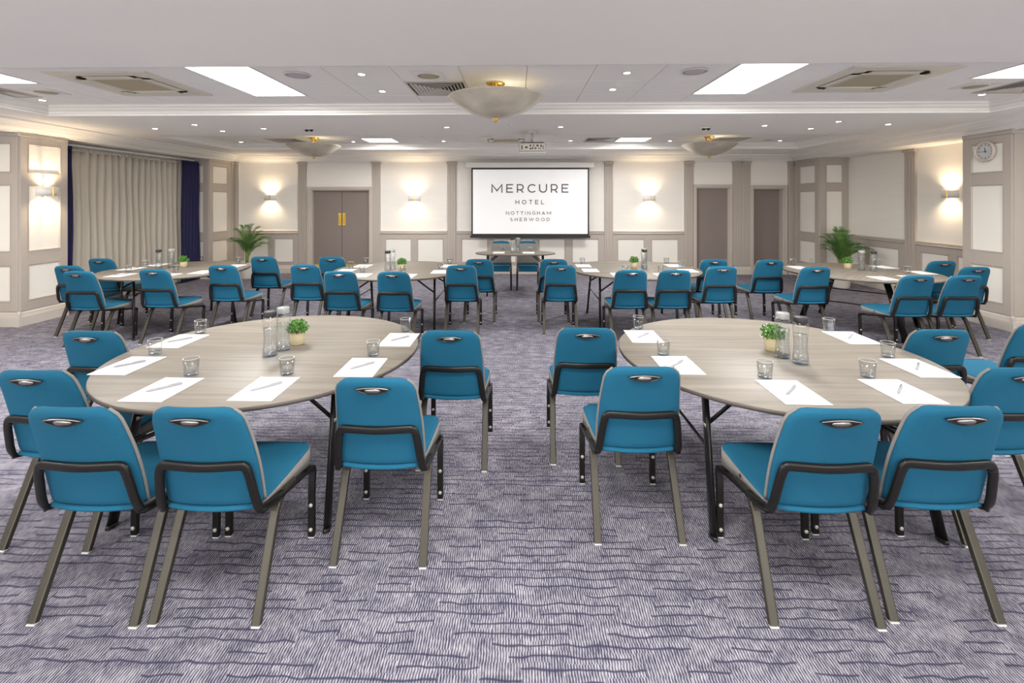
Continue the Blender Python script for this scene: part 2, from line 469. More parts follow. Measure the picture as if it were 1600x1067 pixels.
dado(-1.42, 2.03, [(-1.30, -.68), (-.54, -.02), (.12, .42), (.51, 1.12), (1.28, 1.90)][:2] + [(.08, .38), (.51, 1.12), (1.28, 1.90)])
dado(2.22, 3.87, [(2.33, 2.95), (3.11, 3.73)])
for i, (a, b) in enumerate([(XL, -4.95), (-3.39, 4.07), (4.98, 5.38), (6.24, XR)]):
    skirting('baseboard_back', FB, a, b)
# panels above the doors keep a thin border
for a, b in ((-4.95, -3.39), (4.07, 4.98), (5.38, 6.24)):
    FB.mould('wallpaper_border', 'moulding', a + .01, b - .01, 2.10, ZC - .006, .014, .0, .008)

# left pillars + recess
FLi = Face((XL, 0, 0), (0, 1, 0), (1, 0, 0), wall_left)
ROW3 = [(.33, .82), (1.00, 1.91), (2.07, 2.47)]
FLi.panelled(P1[0], P1[1], [(P1[0] + .10, P1[1] - .11)], ROW3, 2.56)
FLi.panelled(P2[0], P2[1] - .12, [(P2[0] + .10, P2[1] - .24)], ROW3, 2.56)
FLi.pilaster(YB - .12, YB - .036, flutes=1)
FLf1 = Face((0, P1[0], 0), (1, 0, 0), (0, -1, 0), wall_left)
FLf1.panelled(WL, XL, [(WL + .04, XL - .09)], ROW3, 2.56)
FLf2 = Face((0, P2[0], 0), (1, 0, 0), (0, -1, 0), wall_left)
FLf2.panelled(WL, XL, [(WL + .06, XL - .10)], ROW3, 2.56)
for f, a, b in ((FLi, P1[0] - .03, P1[1] + .0), (FLi, P2[0] - .03, P2[1]), (FLf1, WL, XL + .03), (FLf2, WL, XL + .03)):
    f.piece('capital', 'grey_paint', a, b, 2.56, ZC, 0, .035, .006)
for f, a, b in ((FLi, P1[0] - .0385, P1[1]), (FLi, P2[0] - .0385, P2[1]), (FLf1, WL, XL + .039), (FLf2, WL, XL + .039)):
    skirting('baseboard_left', f, a, b)
# right pillars + recess
FRi = Face((XR, 0, 0), (0, 1, 0), (-1, 0, 0), wall_right)
FRi.panelled(P1[0], P1[1], [(P1[0] + .10, P1[1] - .12)], ROW3, 2.56)
FRi.panelled(P2[0], P2[1] - .12, [(P2[0] + .10, P2[1] - .24)], ROW3, 2.56)
FRi.pilaster(YB - .12, YB - .036, flutes=1)
FRf1 = Face((0, P1[0], 0), (1, 0, 0), (0, -1, 0), wall_right)
FRf1.panelled(XR, WR, [(XR + .12, WR - .04)], ROW3, 2.56)
FRf2 = Face((0, P2[0], 0), (1, 0, 0), (0, -1, 0), wall_right)
FRf2.panelled(XR, WR, [(XR + .13, WR - .12)], ROW3, 2.56)
for f, a, b in ((FRi, P1[0] - .03, P1[1]), (FRi, P2[0] - .03, P2[1]), (FRf1, XR - .03, WR), (FRf2, XR - .03, WR)):
    f.piece('capital', 'grey_paint', a, b, 2.56, ZC, 0, .035, .006)
for f, a, b in ((FRi, P1[0] - .0385, P1[1]), (FRi, P2[0] - .0385, P2[1]), (FRf1, XR - .039, WR), (FRf2, XR - .039, WR)):
    skirting('baseboard_right', f, a, b)
FRw = Face((WR, 0, 0), (0, 1, 0), (-1, 0, 0), wall_right)
FRw.pilaster(8.43, 8.66, flutes=3)
for a, b, ps in ((P1[1], 8.43, [(7.02, 7.66), (7.80, 8.33)]), (8.66, P2[0], [(8.80, 9.52), (9.64, 10.06)])):
    FRw.panelled(a, b, ps, [(.26, .815)], .93)
    FRw.piece('dado_rail', 'grey_paint', a, b, .925, .955, 0, .045, .008)
    FRw.piece('dado_rail', 'grey_paint', a, b, .955, .995, 0, .03, .008)
    skirting('baseboard_right', FRw, a, b)
# walls carry on beside and behind the camera
for nm, X_, n_, w_ in (('baseboard_left', WL, 1, wall_left), ('baseboard_right', WR, -1, wall_right)):
    f = Face((X_, 0, 0), (0, 1, 0), (n_, 0, 0), w_)
    f.panelled(YF, P1[0], [(-3.6 + 1.6 * k, -2.3 + 1.6 * k) for k in range(6)], [(.26, .815)], .93)
    f.piece('dado_rail', 'grey_paint', YF, P1[0], .925, .995, 0, .04, .008)
    skirting(nm, f, YF, P1[0])

# two invented windows, unseen frames for the fill light behind the camera
for n_, x in enumerate((-3.4, 3.1)):
    t = struct(empty('window_%d' % (n_ + 1), (x, YF + .0, 1.55)))
    mb = MB()
    for a_, b_, c_, d_ in ((-2.2, 2.2, .87, .95), (-2.2, 2.2, -.95, -.87), (-2.2, -2.12, -.87, .87), (2.12, 2.2, -.87, .87), (-.74, -.70, -.87, .87), (.70, .74, -.87, .87)):
        mb.box(a_, b_, .0, .06, c_, d_)
    mb.build('window_frame', 'moulding', t)

# doors
def architrave(a, b, h, parent, w_=.085):
    for (u0, u1, z0, z1) in ((a - w_, a, 0, h + w_), (b, b + w_, 0, h + w_), (a, b, h, h + w_)):
        FB.piece('door_frame', 'door_frame', u0, u1, z0, z1, 0, .045, .006, parent)
        if z0 == 0: FB.piece('frame_bead', 'door_frame', u0 + .025, u1 - .03, z0, z1 - .03, .045, .056, .004, parent)
        else: FB.piece('frame_bead', 'door_frame', u0 - .03, u1 + .03, z0 + .03, z1 - .025, .045, .056, .004, parent)
def jamb(a, b, h, d, parent):
    for (u0, u1, z0, z1) in ((a, a + .02, 0, h), (b - .02, b, 0, h), (a + .02, b - .02, h - .02, h)):
        FB.piece('door_jamb', 'door_frame', u0, u1, z0, z1, -d - .05, .0, .002, parent)
a, b, h, d = DOORS[0]
dr = struct(empty('door_1', (0, 0, 0)))
architrave(a, b, h, dr, .075); jamb(a, b, h, d, dr)
mid = (a + b) / 2
for u0, u1, hx in ((a + .022, mid - .004, mid - .05), (mid + .004, b - .022, mid + .05)):
    lf = FB.piece('door_leaf', 'door_paint', u0, u1, .008, h - .022, -d - .045, -d, .003, dr)
    FB.piece('push_plate', 'gold_plate', hx - .034, hx + .034, 1.12, 1.41, -d, -d + .004, .001, lf)
    FB.piece('pull_handle', 'brass', hx - .012, hx + .012, 1.16, 1.37, -d + .02, -d + .036, .004, lf)
    FB.piece('kick_plate', 'gold_plate', u0 + .02, u1 - .03, .02, .20, -d, -d + .003, .001, lf)
a, b, h, d = DOORS[1]
dr = struct(empty('door_2', (0, 0, 0)))
architrave(a, b, h, dr, .075); jamb(a, b, h, d, dr)
FB.piece('door_leaf', 'door_paint', a + .022, b - .022, .008, h - .022, -d - .045, -d, .003, dr)
a, b, h, d = DOORS[2]
dr = struct(empty('door_3', (0, 0, 0)))
architrave(a, b, h, dr, .075); jamb(a, b, h, d, dr)
lf = FB.piece('door_leaf', 'door_paint', a + .022, b - .022, .008, h - .022, -d - .045, -d, .003, dr)
FB.piece('push_plate', 'gold_plate', a + .025, a + .06, 1.12, 1.41, -d, -d + .006, .001, lf)
FB.piece('kick_plate', 'gold_plate', a + .03, b - .05, .02, .20, -d, -d + .003, .001, lf)
for x in (-4.15, 4.52, 5.8):   # closes the wall behind each leaf
    pass
struct(MB().box(XL, XR, YB + .26, YB + .30, -.05, 2.6).build('wall_corridor', 'dark_gap'))

# ------------------------------------------------------------------ ceiling fittings
def square_ring(mb, x0, x1, y0, y1, w_, z0, z1):
    mb.box(x0, x1, y0, y0 + w_, z0, z1); mb.box(x0, x1, y1 - w_, y1, z0, z1)
    mb.box(x0, x0 + w_, y0 + w_, y1 - w_, z0, z1); mb.box(x1 - w_, x1, y0 + w_, y1 - w_, z0, z1); return mb
PL_LAB = ['glowing ceiling panel light, long one left of the front bowl pendant', 'glowing ceiling panel light, long one right of the front bowl pendant',
          'glowing square ceiling panel light at the far left edge of the front ceiling tray', 'glowing square ceiling panel light at the far right edge of the front ceiling tray',
          'small bright ceiling panel light in the rear tray, left of the projector', 'small bright ceiling panel light in the rear tray, right of the projector']
for (x, y, sx, sy), lab in zip(PANELS, PL_LAB):
    t = tag(empty('ceiling_light_panel', (x, y, ZT)), lab, 'ceiling light', 'recessed ceiling panel lights')
    a, b = sx / 2 + .02, sy / 2 + .02
    square_ring(MB(), -a, a, -b, b, .022, -.004, .02).build('frame', 'plastic_white', t)
    MB().box(-a + .022, a - .022, -b + .022, b - .022, .004, .014).build('diffuser', 'diffuser', t)
    if sy > 1: pass
for x, y in FILL_PANELS:
    t = tag(empty('ceiling_light_panel', (x, y, ZS)), 'flush panel light in the plain ceiling behind the viewpoint', 'ceiling light', 'panel lights behind the viewpoint')
    square_ring(MB(), -.6, .6, -.3, .3, .022, -.012, 0).build('frame', 'plastic_white', t)
    MB().box(-.578, .578, -.278, .278, -.008, -.001).build('diffuser', 'diffuser', t)

# downlights
def make_downlight():
    t = tag(empty('downlight'), '', 'ceiling light')
    MB().lathe([(.030, .0), (.045, -.004), (.045, -.001), (.034, .0), (.030, .003)], 20).build('trim_ring', 'plastic_white', t)
    MB().lathe([(.030, -.0015), (.0001, -.0025)], 16).build('lamp', 'lamp_glow', t)
    return t
dl = make_downlight(); used = [False]
DLS = [(-1.43, 4.33, ZT, 'front tray downlight left of the bowl pendant, nearer of the two'), (-1.43, 5.0, ZT, 'front tray downlight left of the bowl pendant, farther of the two'),
       (1.0, 4.33, ZT, 'front tray downlight right of the bowl pendant, nearer of the two'), (1.0, 4.97, ZT, 'front tray downlight right of the bowl pendant, farther of the two'),
       (-5.48, 5.36, ZT, 'downlight in the far left corner of the front ceiling tray'), (5.09, 5.29, ZT, 'downlight in the far right corner of the front ceiling tray'),
       (-5.42, 9.2, ZT, 'leftmost downlight in the rear ceiling tray'), (-3.2, 9.2, ZT, 'rear tray downlight between left bowl pendant and left panel light'),
       (-1.42, 9.14, ZT, 'rear tray downlight just right of the left panel light'), (1.03, 9.14, ZT, 'rear tray downlight right of the projector'),
       (2.95, 9.2, ZT, 'rear tray downlight between right panel light and right bowl pendant'), (5.05, 9.2, ZT, 'rightmost downlight in the rear ceiling tray'),
       (-5.26, 6.78, ZS, 'leftmost small downlight in the middle soffit'), (-4.45, 6.45, ZS, 'second small downlight from the left in the middle soffit, nearest of that cluster'),
       (-4.43, 7.04, ZS, 'small middle-soffit downlight at the rear edge on the left side'), (-3.68, 6.81, ZS, 'small middle-soffit downlight just left of the left smoke alarm pair'),
       (-1.00, 6.74, ZS, 'small middle-soffit downlight left of the room centre'), (.62, 6.75, ZS, 'small middle-soffit downlight right of the projector pole'),
       (3.46, 6.69, ZS, 'small middle-soffit downlight just right of the right alarm fitting'), (4.27, 6.97, ZS, 'small middle-soffit downlight at the rear edge on the right side'),
       (4.26, 6.36, ZS, 'small middle-soffit downlight nearest the front on the right side'), (5.10, 6.61, ZS, 'rightmost small downlight in the middle soffit')]
for x, y, z, lab in DLS:
    inst(dl, used, (x, y, z), 0, lab, 'round downlights')
    l = bpy.data.lights.new('downlight_lamp', 'SPOT'); l.energy = 12 if z == ZT else 7; l.spot_size = R(110); l.spot_blend = .8; l.shadow_soft_size = .03; l.color = (1, .95, .88)
    o = bpy.data.objects.new('downlight_lamp', l); COL.objects.link(o); o.location = (x, y, z - .02)

# air conditioning cassettes
def cassette(x, y, sc, lab, zt=ZT):
    t = tag(empty('air_conditioner', (x, y, zt)), lab, 'air conditioner', 'ceiling air conditioning cassettes')
    h = .475 * sc
    mb = MB(); out = [(-h, -h), (h, -h), (h, h), (-h, h)]
    k = .36 * sc; c_ = .07 * sc
    square_ring(mb, -h, h, -h, h, h - k, -.012, .0).build('fascia', 'plastic_cream', t)
    MB().box(-k, k, -k, k, .0, .004).build('outlet_recess', 'dark_gap', t)
    g = .245 * sc
    for ang in range(4):
        f = MB(); f.bbox(-.225 * sc, .225 * sc, .268 * sc, .345 * sc, -.016, -.010, .002)
        f.xf(lambda X, Y, Z, q=ang: Matrix.Rotation(q * math.pi / 2, 3, 'Z') @ Vector((X, Y, Z))).build('air_flap', 'plastic_cream', t)
        cn = MB(); cn.prism([(.285 * sc, .33 * sc), (.33 * sc, .285 * sc), (.36 * sc, .29 * sc), (.36 * sc, .36 * sc), (.29 * sc, .36 * sc)], -.014, -.006)
        cn.xf(lambda X, Y, Z, q=ang: Matrix.Rotation(q * math.pi / 2, 3, 'Z') @ Vector((X, Y, Z))).build('corner_cap', 'plastic_cream', t)
    square_ring(MB(), -.258 * sc, .258 * sc, -.258 * sc, .258 * sc, .014, -.016, -.004).build('grille_frame', 'plastic_cream', t)
    MB().box(-g, g, -g, g, -.008, -.002).build('intake_grille', 'grille', t)
cassette(-3.81, 4.65, 1, 'square ceiling air conditioner left of the long left panel light')
cassette(3.39, 4.62, 1, 'square ceiling air conditioner right of the long right panel light')
cassette(-.21, 9.0, .95, 'square air conditioner in the rear tray beside the projector')

def diffuser(x0, x1, y0, y1, lab, slats=True, z=ZT):
    cx, cy = (x0 + x1) / 2, (y0 + y1) / 2
    t = tag(empty('vent_diffuser', (cx, cy, z)), lab, 'air vent', 'louvred ceiling air vents')
    a, b = (x1 - x0) / 2, (y1 - y0) / 2
    square_ring(MB(), -a, a, -b, b, .02, -.006, .004).build('frame', 'metal_grey', t)
    MB().box(-a + .02, a - .02, -b + .02, b - .02, .010, .014).build('duct', 'dark_gap', t)
    n = 7
    for k in range(n):
        s_ = 1 - (k + .6) / (n + .6)
        aa, bb = (a - .02) * s_, (b - .02) * s_
        vs = []
        for (e, zz) in ((0, -.004), (.020, .008), (.022, .006), (.002, -.007)):
            ea, eb = max(aa - e + .0, .001), max(bb - e, .001)
            vs += [(-ea, -eb, zz), (ea, -eb, zz), (ea, eb, zz), (-ea, eb, zz)]
        fs = [(i * 4 + j, i * 4 + (j + 1) % 4, ((i + 1) % 4) * 4 + (j + 1) % 4, ((i + 1) % 4) * 4 + j) for i in range(4) for j in range(4)]
        m_ = MB(); m_.add(vs, fs); m_.build('slat', 'metal_grey', t)
diffuser(-1.11, -.51, 4.6, 5.2, 'square louvred air vent beside the front bowl pendant')
diffuser(4.89, 5.42, 4.6, 5.2, 'louvred air vent at the right end of the front tray')
diffuser(-5.60, -5.31, 4.6, 5.2, 'louvred air vent at the left end of the front tray')
diffuser(-4.71, -4.11, 8.7, 9.3, 'dark louvred air vent left of the left rear pendant')
diffuser(3.69, 4.29, 8.7, 9.3, 'dark louvred air vent right of the right rear pendant')
diffuser(1.29, 1.89, 8.7, 9.3, 'louvred air vent just left of the small right rear panel light')

def speaker(x, y, lab, plate=True, m='grille', r=.1):
    t = tag(empty('ceiling_speaker', (x, y, ZT)), lab, 'ceiling speaker', 'round ceiling speakers')
    if plate: MB().bbox(-r * 1.45, r * 1.45, -r * 1.45, r * 1.45, -.006, 0, .003).build('plate', 'plastic_white', t)
    MB().lathe([(r * 1.13, -.004), (r * 1.1, -.014), (r, -.012), (r, -.008)], 28).build('rim', 'plastic_white', t)
    MB().lathe([(r, -.010), (r * .6, -.013), (.0001, -.014)], 28).build('mesh', m, t)
speaker(-.82, 4.37, 'round speaker in a square plate beside the louvred vent near the front pendant')
speaker(-5.0, 4.93, 'round speaker in a square plate at the left end of the front tray')
speaker(4.62, 4.87, 'round speaker in a square plate at the right end of the front tray')
speaker(-2.02, 4.32, 'flat lilac-grey round speaker right of the left long panel light', False, 'lilac_grille', .105)
speaker(1.59, 4.27, 'flat lilac-grey round speaker left of the right long panel light', False, 'lilac_grille', .105)
speaker(-5.02, 9.05, 'small round speaker at the left end of the rear tray', True, 'plastic_cream', .08)
speaker(4.75, 9.05, 'small round speaker at the right end of the rear tray', True, 'grille', .08)
for x, lab in ((-3.02, 'small two-lamp emergency fitting in the middle soffit above the left rear pendant'), (2.70, 'small dark alarm fitting in the middle soffit above the right rear pendant')):
    t = tag(empty('alarm_fitting', (x, 6.82, ZS)), lab, 'ceiling alarm')
    MB().lathe([(.075, 0), (.07, -.012), (.045, -.016), (.0001, -.016)], 20).build('base', 'plastic_white', t)
    for s_ in (-1, 1): MB().lathe([(.028, -.012), (.026, -.032), (.015, -.042), (.0001, -.044)], 12, (s_ * .032, 0, 0)).build('detector', 'dark_chrome', t)
t = tag(empty('sprinkler', (-.1, 6.55, ZS)), 'small white sprinkler head in the soffit below the front pendant', 'sprinkler')
MB().lathe([(.035, 0), (.03, -.006), (.008, -.01), (.008, -.03), (.02, -.032), (.0001, -.034)], 12).build('head', 'plastic_white', t)

# pendants
def make_pendant():
    t = tag(empty('bowl_pendant'), '', 'pendant light')
    MB().lathe([(.095, 0), (.095, -.012), (.08, -.022), (.03, -.028), (.0001, -.028)], 28).build('ceiling_plate', 'brass', t)
    for k in range(3):
        a = k * 2.094 + .5
        MB().tube([(.05 * math.cos(a), .05 * math.sin(a), -.02), (.05 * math.cos(a), .05 * math.sin(a), -.15)], .011, .011, 10, up=(0, 1, 0), power=2).build('rod', 'brass', t)
    prof = []
    for k in range(17):
        u = k / 16; r = .455 * u; z = -.345 + .185 * (u ** 2.1)
        prof.append((max(r, .0001), z))
    prof += [(.468, -.150), (.470, -.142), (.462, -.138), (.452, -.150)]
    for k in range(15, -1, -1):
        u = k / 16; prof.append((max(.447 * u, .0001), -.337 + .183 * (u ** 2.1)))
    bo = MB().lathe(prof, 48).build('bowl', 'alabaster', t)
    MB().tube([(0, 0, -.03), (0, 0, -.345)], .008, .008, 8, up=(0, 1, 0), power=2).build('stem', 'brass', t)
    MB().lathe([(.0001, -.338), (.03, -.345), (.032, -.355), (.018, -.366), (.020, -.376), (.010, -.386), (.0001, -.394)], 18).build('finial', 'brass', t)
    return t
pd = make_pendant(); used = [False]
for x, y, z, lab in ((-.21, 4.68, ZT, 'large alabaster bowl pendant with brass fittings in the front ceiling tray'), (-3.72, 8.6, ZT, 'alabaster bowl pendant in the rear tray on the left'), (3.46, 8.6, ZT, 'alabaster bowl pendant in the rear tray on the right')):
    inst(pd, used, (x, y, z), 0, lab, 'alabaster bowl pendants')
for x, y in ((-.21, 4.68), (-3.72, 8.6), (3.46, 8.6)):
    l = bpy.data.lights.new('pendant_lamp', 'POINT'); l.energy = 1.3; l.shadow_soft_size = .05; l.color = (1, .9, .7)
    o = bpy.data.objects.new('pendant_lamp', l); COL.objects.link(o); o.location = (x + .12, y, ZT - .2)

# ------------------------------------------------------------------ sconces
def make_sconce():
    t = tag(empty('wall_sconce'), '', 'wall light')   # local: wall at y=0, sticks out to -y
    r, hh = .145, .06
    out = MB(); seg = 16; vs = []; fs = []
    for rr in (r, r - .006):
        for z in (-hh, hh):
            for k in range(seg + 1):
                a = math.pi * k / seg; vs.append((rr * math.cos(a), -rr * .62 * math.sin(a) - .004, z))
    n = seg + 1
    for k in range(seg):
        fs += [(k, k + 1, n + k + 1, n + k), (2 * n + k, 3 * n + k, 3 * n + k + 1, 2 * n + k + 1), (k, 2 * n + k, 2 * n + k + 1, k + 1), (n + k, n + k + 1, 3 * n + k + 1, 3 * n + k)]
    out.add(vs, fs, True); out.build('shade', 'sconce_white', t)
    MB().bbox(-.045, .045, -.012, 0, -.055, .055, .004).build('back_plate', 'plastic_white', t)
    MB().bbox(.012, .032, -.102, -.086, -.058, .058, .003).build('bracket', 'brass', t)
    MB().lathe([(.0001, .03), (.016, .028), (.02, .0), (.016, -.028), (.0001, -.03)], 12, (0, -.045, 0)).build('bulb', 'warm_glow', t)
    return t
sc = make_sconce(); used = [False]
SC = [((-5.80, YB - .004, 1.77), 0, 'back wall sconce in the left corner beside the palm', 1.0), ((-2.40, YB - .004, 1.76), 0, 'back wall sconce between the double doors and the projection screen', .85),
      ((3.06, YB - .004, 1.76), 0, 'back wall sconce right of the projection screen', .85), ((WR - .004, 7.77, 1.80), -math.pi / 2, 'sconce on the right side wall beside the clock pillar', .9),
      ((XL + .026, 6.57, 1.82), math.pi / 2, 'sconce on the left pillar beside the curtain', 1.1)]
for loc, rz, lab, pw in SC:
    inst(sc, used, loc, rz, lab, 'curved white wall sconces')
    n = Matrix.Rotation(rz, 3, 'Z') @ Vector((0, -1, 0))
    for s_ in (1, -1):
        l = bpy.data.lights.new('sconce_lamp', 'SPOT'); l.energy = 30 * pw; l.spot_size = R(140); l.spot_blend = .9; l.shadow_soft_size = .03; l.color = (1, .77, .50)
        o = bpy.data.objects.new('sconce_lamp', l); COL.objects.link(o)
        o.location = Vector(loc) + n * .075 + Vector((0, 0, s_ * .045))
        if s_ > 0: o.rotation_euler = (math.pi, 0, 0)
# curled metal arms on the left pillar's fitting
t = tag(empty('wall_bracket', (XL + .026, 6.55, 1.82)), 'slender curled metal bracket behind the left pillar sconce', 'wall bracket')
pts = [(.05, 0, -.20), (.025, 0, -.215), (.012, 0, -.17), (.012, 0, 0), (.012, 0, .17), (.035, 0, .225), (.07, 0, .21)]
MB().tube(fillet(pts, .04), .008, .008, 8, up=(0, 1, 0), power=2).build('curled_arm', 'plastic_cream', t)

# ------------------------------------------------------------------ clock
t = tag(empty('wall_clock', (XR - .028, 6.56, 2.36)), 'round wall clock in a pale pink-grey rim on the right pillar', 'clock')
def toX(x, y, z): return Vector((-z, -x, y))     # disc plane faces -X
MB().lathe([(.112, .0), (.135, .0), (.140, .012), (.138, .03), (.128, .042), (.118, .040), (.112, .022)], 40, caps=False).xf(toX).build('rim', 'clock_rim', t)
face = MB().lathe([(.118, .012), (.0001, .0121)], 40, caps=False).xf(toX).build('face', 'clock_face', t)
tk = MB()
for k in range(12):
    a = k * math.pi / 6; l0 = .083 if k % 3 else .078
    d = Vector((math.sin(a), math.cos(a))); q = Vector((d.y, -d.x)) * .0035
    p0, p1 = d * l0, d * .100
    tk.prism([(p0 + q)[:], (p1 + q)[:], (p1 - q)[:], (p0 - q)[:]], .0125, .014)
tk.xf(toX).build('hour_marks', 'black', face)
def hand(ang, ln, wd, nm):
    a = R(ang); d = Vector((math.sin(a), math.cos(a))); q = Vector((d.y, -d.x)) * wd
    MB().prism([(-d * .018 + q)[:], (d * ln + q * .5)[:], (d * ln - q * .5)[:], (-d * .018 - q)[:]], .015, .017).xf(toX).build(nm, 'black', t)
hand(-8, .055, .005, 'hour_hand'); hand(270, .085, .0035, 'minute_hand')

# sockets on the pillars and the little bracket behind the right palm
def socket(loc, rz, lab, m='plastic_white'):
    t = tag(empty('wall_socket', loc, rz), lab, 'socket')
    square_ring(MB(), -.045, .045, -.045, .045, .009, 0, .010).xf(lambda x, y, z: Vector((x, -z, y))).build('surround', m, t)
    MB().bbox(-.036, .036, -.008, 0, -.036, .036, .002).build('plate', 'plastic_white', t)
socket((-6.86, P2[0] - .007, .44), 0, 'square black-rimmed socket low on the far left pillar beside the navy curtain', 'black')
socket((XR - .007, 10.42, .41), -math.pi / 2, 'white socket low on the far right pillar beside the third door')

# ------------------------------------------------------------------ projection screen and projector
SY = 10.83
t = tag(empty('projection_screen', (.30, SY, 0)), 'pull-down projection screen showing the hotel name on the back wall', 'projection screen')
MB().bbox(-1.47, 1.46, -.03, .09, 2.455, 2.575, .008).build('casing', 'plastic_white', t)
for x in (-1.2, 1.2): MB().bbox(x - .03, x + .03,   .085, .216, 2.49, 2.56, .003).build('wall_bracket', 'plastic_white', t)
zb, zt = .90, 2.455
MB().box(-1.345, 1.345, .0, .003, zb, zt).build('border', 'screen_black', t)
scr = MB().box(-1.31, 1.31, -.003, -.001, .945, 2.415).build('screen_surface', 'screen_white', t)
MB().bbox(-1.37, 1.37, -.016, .016, .852, .905, .006).build('bottom_bar', 'screen_black', t)
def arc(cx, cy, rx, ry, a0, a1, n=18):
    return [(cx + rx * math.cos(R(a0 + (a1 - a0) * i / n)), cy + ry * math.sin(R(a0 + (a1 - a0) * i / n))) for i in range(n + 1)]
h_ = .065   # half the stroke width, letter height 1; polylines run along stroke centres
GLYPH = {
 'M': (1.29, [[(h_, 0), (h_, .93), (.645, .22), (1.225, .93), (1.225, 0)]]),
 'E': (.80, [[(.80, 1 - h_), (h_, 1 - h_), (h_, h_), (.80, h_)], [(h_, .51), (.71, .51)]]),
 'R': (.81, [[(h_, 0), (h_, 1 - h_), (.42, 1 - h_)] + arc(.42, .635, .315, .30, 90, -90)[1:] + [(h_, .335)], [(.45, .335), (.75, 0)]]),
 'C': (.90, [arc(.54, .5, .475, .435, 42, 318, 26)]),
 'U': (.93, [[(h_, 1)] + [(h_, .42)] + arc(.465, .42, .40, .355, 180, 360, 20)[1:] + [(.865, 1)]]),
 'H': (.90, [[(h_, 0), (h_, 1)], [(.835, 0), (.835, 1)], [(h_, .5), (.835, .5)]]),
 'O': (1.06, [arc(.53, .5, .465, .435, 0, 360, 30)]),
 'T': (.84, [[(0, 1 - h_), (.84, 1 - h_)], [(.42, 1 - h_), (.42, 0)]]),
 'L': (.70, [[(h_, 1), (h_, h_), (.70, h_)]]),
 'N': (.93, [[(h_, 0), (h_, .95), (.865, .05), (.865, 1)]]),
 'I': (.13, [[(h_, 0), (h_, 1)]]),
 'G': (.95, [arc(.54, .5, .475, .435, 42, 330, 26) + [(.885, .28), (.885, .48), (.60, .48)]]),
 'A': (1.0, [[(h_, 0), (.5, .93), (.935, 0)], [(.20, .30), (.80, .30)]]),
 'S': (.76, [arc(.38, .715, .30, .22, 40, 250, 14) + arc(.38, .285, .315, .22, 70, -140, 14)]),
 'W': (1.45, [[(h_, 1), (.40, .08), (.725, .92), (1.05, .08), (1.385, 1)]]),
 'D': (.92, [[(h_, h_), (.44, h_)] + arc(.44, .5, .42, .435, -90, 90, 18)[1:] + [(h_, 1 - h_), (h_, h_)]]),
}
def stroke(mb, pl, sx_, sz_, x0, z0, y):
    """a flat ribbon of constant width along a polyline, mitred at the corners"""
    P = [Vector((x0 + p[0] * sx_, z0 + p[1] * sz_)) for p in pl]; hw = h_ * sz_ * (1.12 if sz_ > .15 else 1.3); n = len(P)
    closed = (P[0] - P[-1]).length < 1e-6
    if closed: P = P[:-1]; n -= 1
    L_, R_ = [], []
    for i in range(n):
        a = P[i - 1] if (i or closed) else None; b = P[(i + 1) % n] if (i < n - 1 or closed) else None
        d1 = (P[i] - a).normalized() if a is not None else None; d2 = (b - P[i]).normalized() if b is not None else None
        d1 = d1 or d2; d2 = d2 or d1
        n1 = Vector((-d1.y, d1.x)); n2 = Vector((-d2.y, d2.x)); m = (n1 + n2)
        m = m.normalized() if m.length > 1e-4 else n1
        k_ = min(hw / max(m.dot(n1), .38), hw * 2.2)
        L_.append(P[i] + m * k_); R_.append(P[i] - m * k_)
    vs = [(p.x, y, p.y) for p in L_] + [(p.x, y, p.y) for p in R_]
    mb.add(vs, [(i, (i + 1) % n, n + (i + 1) % n, n + i) for i in range(n if closed else n - 1)])
def lettering(txt, x0, x1, z0, z1, m, *_):
    hgt = z1 - z0; W = sum(GLYPH[c_][0] for c_ in txt) * hgt
    gap = ((x1 - x0) - W) / (len(txt) - 1); x = x0
    for c_ in txt:
        wd, pls = GLYPH[c_]; mb = MB()
        for q, pl in enumerate(pls): stroke(mb, pl, hgt, hgt, x, z0, -.007 - .0004 * q)
        mb.build('letter', m, scr); x += wd * hgt + gap
k = .01462
def sx(px): return (px - 793) * k - .216 - .30
def sz(py): return 1.68 + (315 - py) * k
lettering('MERCURE', sx(767.8), sx(888), sz(301), sz(287.6), 'ink', 1.22)
lettering('HOTEL', sx(805.5), sx(850), sz(318.9), sz(312.4), 'ink', 1.12, .02)
lettering('NOTTINGHAM', sx(790.6), sx(861), sz(335.4), sz(330.2), 'ink_light', 1.1, .018)
lettering('SHERWOOD', sx(797.2), sx(858.8), sz(345.4), sz(340.3), 'ink_light', 1.1, .018)

t = tag(empty('projector', (.23, 7.22, ZS)), 'grey ceiling-mounted projector on a pole in front of the screen', 'projector')
MB().lathe([(.07, 0), (.07, -.012), (.02, -.02), (.0001, -.02)], 20).build('ceiling_plate', 'plastic_white', t)
MB().tube([(0, 0, -.01), (0, 0, -.17)], .018, .018, 12, up=(0, 1, 0), power=2).build('pole', 'metal_grey', t)
MB().bbox(-.17, .17, -.12, .12, -.178, -.166, .003).build('mount_frame', 'dark_chrome', t)
bd = MB().bbox(-.20, .20, -.15, .16, -.315, -.180, .015).build('body', 'projector_grey', t)
MB().bbox(-.19, .19, -.155, -.14, -.30, -.195, .003).build('port_panel', 'metal_grey', bd)
pm = [(-.155, .008, -.25, .03), (-.09, .02, -.25, .012), (-.03, .012, -.225, .012), (.0, .010, -.265, .014), (.02, .006, -.225, .02), (.045, .012, -.265, .012), (.075, .016, -.225, .012), (.095, .008, -.265, .010), (.13, .012, -.23, .014), (.16, .005, -.25, .03), (-.03, .012, -.27, .01), (.12, .008, -.272, .008)]
for x, a_, z, b_ in pm:
    MB().box(x - a_, x + a_, -.159, -.15, z - b_, z + b_).build('port', 'black', bd)
MB().bbox(-.20, .20, -.15, .16, -.335, -.317, .008).build('lower_cover', 'plastic_white', t)
